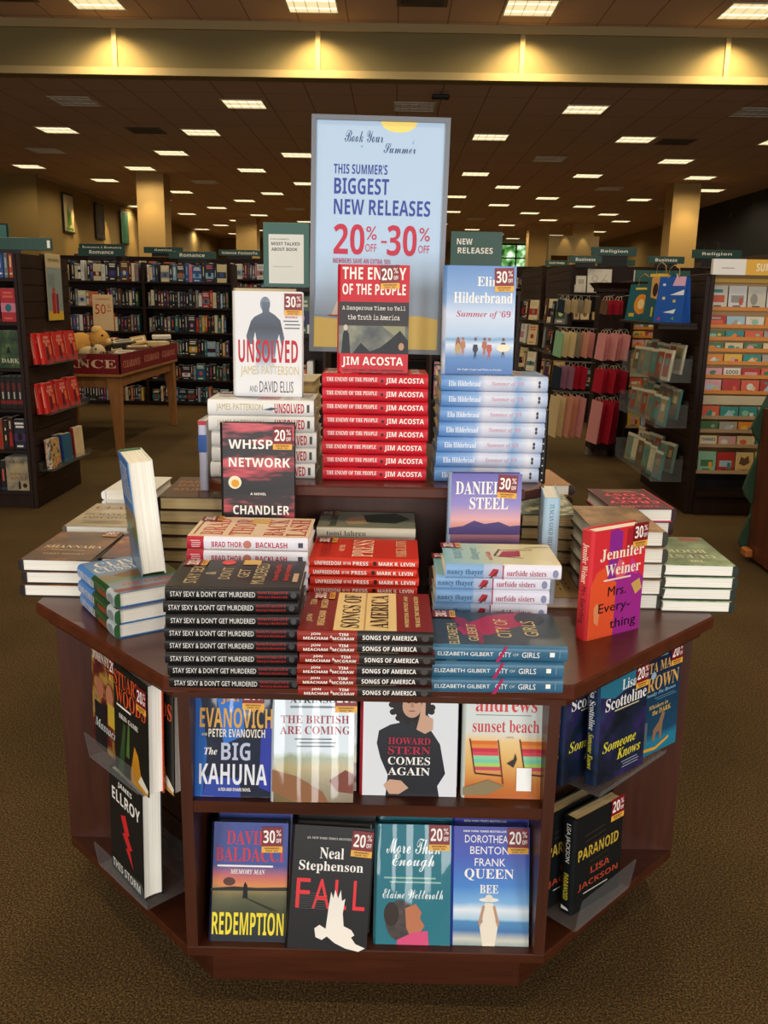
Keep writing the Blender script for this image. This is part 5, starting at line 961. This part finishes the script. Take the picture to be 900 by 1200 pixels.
# --- right: greeting card racks
CARDC = [('coral', '#d8664a'), ('orange', '#e08a35'), ('yellow', '#e2b548'), ('mint', '#8fc0a8'), ('teal', '#3f8f8a'), ('white', '#dcd8cc'), ('cream', '#d8c69c'), ('pink', '#d8a0a4'), ('grey', '#a8a298'), ('green', '#4f7a54'), ('red', '#b83a34'), ('blue', '#a4c4d4')]
TIER = [(1.375, .165), (1.262, .075), (1.18, .06), (1.105, .055), (1.02, .065), (.93, .065), (.825, .095), (.655, .085), (.565, .07), (.465, .075), (.285, .15)]
def card_rack(label, x0, y, cols, cw, hdr, seed, nm, shown):
    w = cols * cw + .05; t = thing('card_rack', label, 'card rack', (x0 + w / 2, y, 0)); a, b = -w / 2, w / 2; dep = .5
    mb = MB(); mb.box(a - .03, a, -.02, dep, 0, 1.6, DARKCASE, None, .003); mb.build('side_panel', t)
    mb = MB(); mb.box(b, b + .03, -.02, dep, 0, 1.6, DARKCASE, None, .003); mb.build('side_panel', t)
    mb = MB(); mb.box(a, b, .2, .22, .15, 1.6, C('#c9a06a', .6)); mb.build('back_panel', t)
    mb = MB(); mb.box(a, b, -.03, dep, 0, .135, DARKCASE); mb.box(a, b, -.06, dep, .135, .16, DARKSHELF); mb.box(a, b, .1, .2, .16, .27, BLACKM); mb.build('base', t)
    OR, TN, WB = C('#d98a3a', .5), C('#b89a78', .5), C('#cdbf9f', .55)
    for i, (z, h) in enumerate(TIER):
        yy = .03 + .012 * (len(TIER) - 1 - i) * 0 + (.13 * z / 1.4); mb = MB(); mb.box(a, b, yy - .025, yy - .02, z - .008, z + .016, OR if i < 7 else TN); mb.box(a, b, yy - .02, .2, z - .008, z - .003, OR if i < 7 else TN); mb.build('tier', t)
    mb = MB(); yy = .03 + .13 * .77 / 1.4; mb.box(a, b, yy - .02, yy, .745, .805, WB); mb.build('price_strip', t)
    mb = MB(); mb.box(a - .03, b + .03, -.04, .0, 1.592, 1.69, C('#e6e2da', .4)); draw(mb, hdr, MAT((0, -.04, 1.641), (1, 0, 0), (0, 0, 1), (0, -1, 0)), w + .06, .098); mb.box(a, b, 0, .2, 1.6, 1.62, DARKCASE); mb.build('header', t)
    mb = MB(); mb.box(a, b, .14, .2, 1.548, 1.575, C('#e2b040', .5)); mb.build('top_strip', t)
    rd = random.Random(seed)
    for i, (z, h) in enumerate(TIER):
        for c in range(cols):
            ch = h * rd.uniform(.93, 1.0); cn, cc = rd.choice(CARDC if i else [('white', '#ece8de'), ('white', '#e4dfd4'), ('cream', '#e6dcc4')]); c2 = rd.choice(CARDC)[1]; c3 = rd.choice(CARDC)[1]; g = .008
            full = .17 if i in (0, 10) else ch
            mb = MB(); ops = [R(.06, .06, .94, .94, cc), rd.choice([E(.5, .5, .2, .26, c2, 12), R(.15, .3, .85, .6, c2), P([(.2, .2), (.5, .75), (.8, .2)], c2), E(.35, .45, .2, .25, c2, 12)]), rd.choice([LINES(.2, .8, .68, .86, 1, c3, .7), E(.7, .55, .12, .16, c3, 10), R(.6, .2, .8, .5, c3)]), LINES(.25, .75, .1, .2, 1, '#4a4038', .5)]
            if (i, c) == (10, 2) and nm == 'right': ops = [R(.06, .06, .94, .94, '#d8b878'), P([(.2, .45), (.3, .8), (.5, .7), (.7, .85), (.8, .5), (.5, .35)], '#6a5038'), T('COMFY', 'b', .5, .15, .76, .1, '#4a3424')]
            if (i, c) == (9, 0) and nm == 'right': ops = [R(.06, .06, .94, .94, '#e0dcd0'), T('THANKS', 'b', .5, .65, .8, .3, '#3a3a38')]
            if (i, c) == (5, 1) and nm == 'right': ops = [R(.06, .06, .94, .94, '#e0dccc'), T('GOOD', 'b', .5, .55, .7, .4, '#2a2a28')]
            W_ = cw - g; mb.box(-W_ / 2, W_ / 2, 0, .002, 0, ch, C(cc, .45)); mb.box(-W_ / 2 + .003, W_ / 2 - .003, .003, .005, .002, ch - .004, C('#d8d0bc', .6))
            draw(mb, ops, MAT((0, 0, ch / 2), (1, 0, 0), (0, 0, 1), (0, -1, 0)), W_, ch)
            o = mb.build('greeting_card'); yy = .03 + .13 * z / 1.4
            o.location = (x0 + .025 + cw * (c + .5), y + yy - .014, z - .0025); o.rotation_euler = (-.06, 0, 0)
            tag(o, '%s greeting card, %s from left in %s row of the %s rack' % (cn, ordw(c + 1), ordw(i + 1), nm), 'greeting card', 'greeting cards on the %s rack' % nm)
card_rack('tall greeting card rack with yellow header at the right edge', 2.1, 4.5, 5, .128, [R(0, 0, .28, 1, '#ece9e2'), R(.28, 0, 1, 1, '#e6b040'), LINES(.07, .2, .35, .5, 1, '#8a8a8a'), T('SUMMER', 'b', .5, .5, .26, .5, '#f6ecd0')], 71, 'right', True)
card_rack('second greeting card rack deeper in, behind the hanging bags', 2.18, 6.72, 3, .125, [R(0, 0, 1, 1, '#2f5a50'), T('BIRTHDAY', 'b', .6, .5, .4, .5, '#cfe0d8')], 72, 'rear', True)
# slatwall end of the near card rack, with bins and gift bags
slat_end('dark slatwall end of the card rack facing the aisle', 2.05, 4.5, 5.62, 1.58, -1)
mb = MB(); mb.box(2.075, 2.78, 5.02, 5.62, 0, 1.58, DARKCASE, None, .004); o = mb.build('display_case'); tag(o, 'dark case body behind the near card rack', 'case')
PACK = [('sage', '#6d8a78'), ('teal', '#4f8480'), ('brown', '#6a5640'), ('tan', '#a08a66'), ('grey', '#807a6c'), ('cream', '#c9bfa2'), ('rust', '#9a4a38')]
for b, (z, nm) in enumerate(((.885, 'top'), (.575, 'middle'), (.2, 'bottom'))):
    t = thing('acrylic_bin', 'clear acrylic bin, %s of three, on the card rack end' % nm, 'bin', (2.045, 5.1, z), 0, 'clear bins on the card rack end')
    mb = MB(); l = .5; dd = .2
    mb.box(-dd, 0, -l, l, 0, .004, ACRYL); M = Matrix.Translation((-dd, 0, 0)) @ Matrix.Rotation(-.25, 4, 'Y'); mb.box(-.004, 0, -l, l, 0, .1, ACRYL, M); mb.box(-dd - .02, 0, -l, -l + .004, 0, .16, ACRYL); mb.box(-dd - .02, 0, l - .004, l, 0, .16, ACRYL); mb.build('tray', t)
    mb = MB(); mb.box(-.006, -.002, -l, l, 0, .18, ACRYL); mb.build('back_plate', t)
    rd = random.Random(b + 20)
    for row in (0, 1):
        for i in range(6):
            cn, cc = rd.choice(PACK); h = rd.uniform(.19, .22); w = .13; mb = MB()
            mb.box(-w / 2, w / 2, 0, .018, 0, h, C(cc, .45), None, .002); draw(mb, [R(.12, .12, .88, .88, rd.choice(PACK)[1]), R(.3, .5, .7, .75, rd.choice(PACK)[1]), R(0, .9, 1, 1, '#cfc8b0')], MAT((0, 0, h / 2), (1, 0, 0), (0, 0, 1), (0, -1, 0)), w, h)
            o = mb.build('notecard_pack'); o.rotation_euler = (-.12, 0, -PI / 2 + .12)
            o.location = (2.045 - .16 + .085 * row, 4.69 + .155 * i + .02 * row, z + .006 + .045 * row)
            tag(o, '%s notecard pack, %s from near end, %s row, %s bin' % (cn, ordw(i + 1), 'rear' if row else 'front', nm), 'notecards', 'notecard packs in the clear bins')
mb = MB(); mb.box(1.78, 2.04, 4.55, 5.6, 1.262, 1.28, DARKSHELF, None, .003); mb.prism([(1.78, 4.55), (2.04, 4.55), (2.04, 4.57), (1.78, 4.57)], 1.24, 1.262, DARKSHELF); o = mb.build('wall_shelf'); tag(o, 'dark shelf under the gift bags on the card rack end', 'shelf')
def gift_bag(label, x, y, z, ang, w, h, col, ops, lean=.1):
    t = thing('gift_bag', label, 'gift bag', (x, y, z), ang, 'gift bags on the card rack end'); d = .09; m = C(col, .35)
    v = [(-w / 2, -d / 2, 0), (w / 2, -d / 2, 0), (w / 2, d / 2, 0), (-w / 2, d / 2, 0), (-w / 2 * .97, -.012, h), (w / 2 * .97, -.012, h), (w / 2 * .97, .012, h), (-w / 2 * .97, .012, h), (-w / 2 * .9, 0, h * .5), (w / 2 * .9, 0, h * .5)]
    mb = MB(); mb.add(v, [(3, 2, 1, 0), (0, 1, 5, 4), (2, 3, 7, 6), (1, 2, 9), (2, 6, 9), (6, 5, 9), (5, 1, 9), (0, 8, 3), (3, 8, 7), (7, 8, 4), (4, 8, 0), (4, 5, 6, 7)], m)
    l = math.hypot(h, d / 2 - .012); draw(mb, ops, MAT((0, -d / 4 - .006, h / 2), (1, 0, 0), (0, (d / 2 - .012) / l, h / l), (0, -h / l, (d / 2 - .012) / l)), w * .96, l); mb.build('bag', t)
    mb = MB(); mb.tube([(-w * .2, -.012, h - .01), (-w * .17, -.012, h + .05), (0, -.014, h + .075), (w * .17, -.012, h + .05), (w * .2, -.012, h - .01)], .003, C('#b08a4a', .5), 6); mb.build('handle', t)
gift_bag('blue party gift bag with coloured scraps, nearest of three', 1.9, 4.68, 1.281, -1.0, .24, .3, '#2456a8', [P([(.5, .8), (.6, 1), (.95, 1), (.95, .8)], '#d8a8c0'), P([(.45, .6), (.95, .72), (.95, .6)], '#dfe4ea'), P([(.3, .22), (.75, .3), (.7, .2)], '#dfe4ea'), R(.2, .5, .3, .56, '#d8d0a0'), P([(.1, .05), (.2, .12), (.25, .05)], '#b83a5a'), P([(.6, .08), (.7, .14), (.75, .06)], '#5a9a50'), R(.6, .44, .7, .5, '#c8b84a'), R(.15, .8, .25, .85, '#c8d8e8')])
gift_bag('dark teal gift bag with a tan long-eared shape, middle of three', 1.9, 4.98, 1.281, -1.05, .23, .33, '#2c5660', [P([(.2, .5), (.15, .9), (.4, 1), (.9, .96), (.95, .6), (.7, .5), (.55, .45)], '#c99a58'), E(.36, .66, .11, .14, '#3a2c20'), R(.05, .93, .8, .99, '#e0b840'), E(.8, .7, .05, .04, '#6a4a2c'), R(.3, .1, .38, .3, '#c8c04a')])
gift_bag('dark green gift bag with an orange flower, farthest of three', 1.88, 5.32, 1.281, -1.05, .28, .26, '#1f5a62', [E(.5, .45, .26, .28, '#d88a2c'), E(.5, .45, .12, .14, '#e8d090'), LINES(.2, .8, .84, .92, 1, '#e0b840', .7), R(.1, .1, .3, .2, '#c8a83a'), R(.7, .12, .9, .22, '#c86a2a')])
# spinner with hanging gift bags
def spinner():
    t = thing('spinner_rack', 'dark square spinner column with crown, hung with pink and red bags', 'rack', (2.0, 6.9, 0)); s = .11
    mb = MB(); mb.box(-s, s, -s, s, .06, 1.5, DARKCASE, None, .004); mb.build('column', t)
    mb = MB(); mb.box(-s - .02, s + .02, -s - .02, s + .02, 1.5, 1.53, DARKCASE); v = [(-s - .02, -s - .02, 1.53), (s + .02, -s - .02, 1.53), (s + .02, s + .02, 1.53), (-s - .02, s + .02, 1.53), (-s - .06, -s - .06, 1.58), (s + .06, -s - .06, 1.58), (s + .06, s + .06, 1.58), (-s - .06, s + .06, 1.58)]
    mb.add(v, [(4, 5, 6, 7)] + [(i, (i + 1) % 4, 4 + (i + 1) % 4, 4 + i) for i in range(4)], DARKCASE); mb.build('crown', t)
    mb = MB(); mb.tube([(0, 0, 0), (0, 0, .06)], .13, DARKCASE, 24); mb.build('base', t)
    for z in (1.46, 1.17, .86, .58):
        mb = MB()
        for dx, dy in ((-.06, -1), (.07, -1)): mb.tube([(dx, -s, z), (dx, -s - .3, z + .01)], .003, STEEL, 6)
        for dy in (-.06, .07): mb.tube([(-s, dy, z), (-s - .36, dy, z + .01)], .003, STEEL, 6)
        mb.build('hook', t)
spinner()
def hang_bag(label, x, y, zt, w, h, col, ang, tilt, roll):
    mb = MB(); m = C(col, .5); M = Matrix.Rotation(roll, 4, 'Y') @ Matrix.Rotation(tilt, 4, 'X')
    v = [(-w / 2, -.007, -h), (w / 2, -.007, -h), (w / 2, .007, -h), (-w / 2, .007, -h), (-w / 2, -.003, -.03), (w / 2, -.003, -.03), (w / 2, .003, -.03), (-w / 2, .003, -.03)]
    mb.add(v, [(3, 2, 1, 0), (4, 5, 6, 7), (0, 1, 5, 4), (1, 2, 6, 5), (2, 3, 7, 6), (3, 0, 4, 7)], m, M)
    mb.tube([M @ Vector(p) for p in ((-w * .25, -.004, -.03), (-w * .15, 0, -.005), (0, 0, .006), (w * .15, 0, -.005), (w * .25, -.004, -.03))], .002, C('#cfc2a4', .6), 5)
    o = mb.build('hanging_gift_bag'); o.location = (x, y, zt); o.rotation_euler = (0, 0, ang); tag(o, label, 'gift bag', 'bags hanging on the spinner')
HB = {'navy': '#1f2e3c', 'beige': '#b8a078', 'red': '#b01c30', 'brown': '#6a4c38', 'green': '#8cba90', 'cream': '#d8c090', 'grey': '#8f8672', 'pink': '#d89090', 'mauve': '#9a6a80', 'crimson': '#98142c', 'salmon': '#d8967c', 'rose': '#c06078'}
ROWS = [(1.46, .15, .08, 'navy beige beige grey beige'.split(), 'brown red red crimson red'.split()), (1.17, .26, .1, 'green cream cream grey salmon pink'.split(), 'pink pink rose pink pink rose pink'.split()), (.86, .24, .11, 'navy mauve mauve red red'.split(), 'red red crimson red crimson red crimson'.split()), (.58, .42, .13, 'cream cream salmon salmon pink'.split(), 'pink red crimson red crimson crimson'.split())]
for r, (z, h, w, la, fr) in enumerate(ROWS):
    for i, c in enumerate(la): hang_bag('%s gift bag on the side hooks, %s from outside, %s row of spinner' % (c, ordw(i + 1), ordw(r + 1)), 2.0 - .45 + .06 * i, 6.84 + .04 * (i % 2), z - .004, w, h, HB[c], -.95, .1, .2)
    for i, c in enumerate(fr): hang_bag('%s gift bag on the front hooks, %s from outside, %s row of spinner' % (c, ordw(i + 1), ordw(r + 1)), 2.0 - .13 + .035 * i, 6.52 + .04 * (i % 3), z - .004, w, h, HB[c], -.95, .05, .16)
# --- cases at the end of the aisle on the right
zsE = [.1, .42, .8, 1.207, 1.517]
bookcase('dark bookcase under the Business sign on the right', 2.09, 4.4, 9.2, .4, 1.83, zsE, 2)
mb = MB(); mb.box(2.09, 4.4, 9.62, 9.66, 0, 1.83, DARKCASE); mb.box(2.09, 2.7, 9.66, 11.1, 0, 1.83, DARKCASE); tag(mb.build('case_back'), 'dark case body behind the Business sign bookcase', 'case')
slat_end('slatwall end at the Business sign bookcase with leaning books', 2.065, 9.2, 10.6, 1.83, -1)
bookcase('dark bookcase beyond the aisle end on the right', 2.12, 3.6, 11.5, .4, 1.9, zsE, 1)
slat_end('farther slatwall end in the aisle with leaning books', 2.095, 11.5, 13.6, 1.9, -1)
mb = MB(); mb.box(2.12, 2.7, 11.92, 13.6, 0, 1.9, DARKCASE); tag(mb.build('case_back'), 'dark case body behind the farther slatwall end', 'case')
for cs, (y0, y1, xx, nm) in enumerate(((9.3, 10.4, 2.06, 'near'), (11.6, 13.2, 2.09, 'far'))):
    for k, z in enumerate((.42, .8, 1.15)):
        rd = random.Random(cs * 9 + k)
        for i in range(4):
            y = y0 + (y1 - y0) * (i + .2) / 4; h = rd.uniform(.26, .3); nmc, col = rd.choices(PAL, [1, 2, 1, 1, 1, 1, 1, 6, 8, 1, .3, 1, .5, .5, 1, 4, 3])[0]
            mb = MB(); shelf_book_mesh(mb, .05 if i % 2 else .2, .1, h, col, rd, None, i % 2 == 0); o = mb.build('large_book'); o.location = (xx - .13, y + .03, z); o.rotation_euler = (-.1, 0, -PI / 2 + .5)
            tag(o, '%s large book, %s on the %s ledge of the %s aisle end' % (nmc, ordw(i + 1), ('low', 'middle', 'high')[k], nm), 'book', 'large books on the aisle ends')
        t = ledge('clear ledge, %s of three on the %s aisle end' % (('lowest', 'middle', 'top')[k], nm), xx - .0, (y0 + y1) / 2, z, -PI / 2, y1 - y0 + .1, .2, .04, 'clear ledges on the aisle ends')
def flat_item(name, label, cat, x, y, z, w, h, d, col, ops, lean=.08):
    mb = MB(); mb.box(-w / 2, w / 2, 0, d, 0, h, C(col, .45), None, .003); draw(mb, ops, MAT((0, 0, h / 2), (1, 0, 0), (0, 0, 1), (0, -1, 0)), w, h)
    o = mb.build(name); o.location = (x, y, z); o.rotation_euler = (-lean, 0, 0); tag(o, label, cat)
flat_item('photo_album', 'large white album with pale scrolls on the top shelf right of the aisle', 'album', 2.42, 9.28, 1.5175, .28, .27, .03, '#d8d2c4', [E(.3, .6, .14, .14, '#b8b0a4'), E(.3, .6, .09, .09, '#d8d2c4'), E(.7, .4, .16, .16, '#b8b0a4'), E(.7, .4, .1, .1, '#d8d2c4'), L([(.1, .2), (.5, .35), (.8, .8)], .03, '#b8b0a4')])
flat_item('photo_album', 'smaller white album left of the large scroll album', 'album', 2.2, 9.26, 1.5175, .12, .19, .03, '#cfc8ba', [R(.1, .1, .9, .9, '#d8d2c6'), R(.2, .5, .8, .8, '#b0a898')])
flat_item('photo_album', 'low white box in front of the smaller white album', 'box', 2.165, 9.22, 1.5175, .1, .09, .05, '#c8c0ae', [R(.1, .1, .9, .9, '#d6cfc0')], 0)
for i, (x, w, h, c) in enumerate(((2.17, .07, .11, '#d0b890'), (2.27, .1, .13, '#e0cba0'), (2.39, .06, .09, '#c9a878'), (2.47, .08, .1, '#b8a07c'), (2.58, .09, .12, '#d8c8a4'))):
    flat_item('trinket_box', 'small cream trinket box, %s from left on the second shelf right of the aisle' % ordw(i + 1), 'box', x, 9.26, 1.2075, w, h, .06, c, [E(.5, .5, .25, .25, '#8a6a40'), R(.1, .82, .9, .92, '#a88a5a')], 0)
for k, z in enumerate(zsE[1:3]):
    fill(2.13, 3.2, 9.24, z + .0005, .24, '%s shelf of the Business sign bookcase' % ('low', 'middle')[k], 'books under the Business sign', 700 + k, 'ind', .16, [1, 1, 1, 1, 2, 1, 1, 7, 7, 1, .5, 1, 1, 1, 1, 2, 3], .55, .04, .07)
for k, z in enumerate(zsE[1:]):
    fill(2.16, 2.62, 11.54, z + .0005, .26, '%s shelf of case beyond aisle end' % ('low', 'middle', 'upper', 'top')[k], 'books beyond the aisle end', 720 + k, 'ind', .16, LIGHTW, .3, .04, .06)
ssign('Business', 'green Business sign above the aisle-end bookcase', 2.039, 2.419, 9.25, 1.85, 1.93); ssign('Religion', 'green Religion sign in the middle of the right signs', 2.398, 2.944, 9.75, 1.96, 2.06, .12)
ssign('Business', 'green Business sign between the two Religion signs', 2.95, 3.372, 9.25, 1.86, 1.94); ssign('Religion', 'green Religion sign at the right edge above the card rack', 3.455, 4.023, 9.25, 1.925, 2.02, .09)
ssign('Self-Help', 'green sign over the bookcase beyond the aisle end', 2.14, 2.46, 11.55, 1.9, 1.975, 0.0); ssign('Travel', 'small green sign tucked behind the right signs', 2.9, 3.4, 11.55, 1.92, 2.0, .02)
# --- wooden display box with wavy green trim at the right edge
t = thing('display_box', 'reddish brown wooden display box with wavy green trim at the right edge', 'display stand', (2.33, 3.2, 0))
mb = MB(); mb.prism([(-.27, -.2), (.4, -.2), (.4, .2), (-.27, .2)], .02, .86, wood_mat('red_brown_board', '#4a2012', '#62301c', .4, (8, 8, 1.5)), None, .004); mb.build('box', t)
mb = MB(); pts = [(-.0, 0)]
prof = [(-.01, .02), (.03, .06), (.045, .1), (.03, .16), (-.005, .26), (-.005, .31), (.04, .36), (.055, .4), (.04, .46), (-.005, .6), (-.005, .66), (.03, .71), (.045, .75), (.02, .82), (-.03, .94)]
vs = [(-.27 - a, .215, z) for a, z in prof] + [(.0, .215, .96), (.0, .215, .02)]; n = len(vs); vs2 = [(x, .24, z) for x, y, z in vs]
mb.add(vs + vs2, [tuple(range(n - 1, -1, -1)), tuple(range(n, 2 * n))] + [(i, (i + 1) % n, n + (i + 1) % n, n + i) for i in range(n)], C('#24402a', .7)); mb.build('wavy_trim', t)
mb = MB(); mb.box(-.31, -.27, .12, .2, .03, .075, C('#b0662c', .5), None, .006); mb.build('corner_block', t)
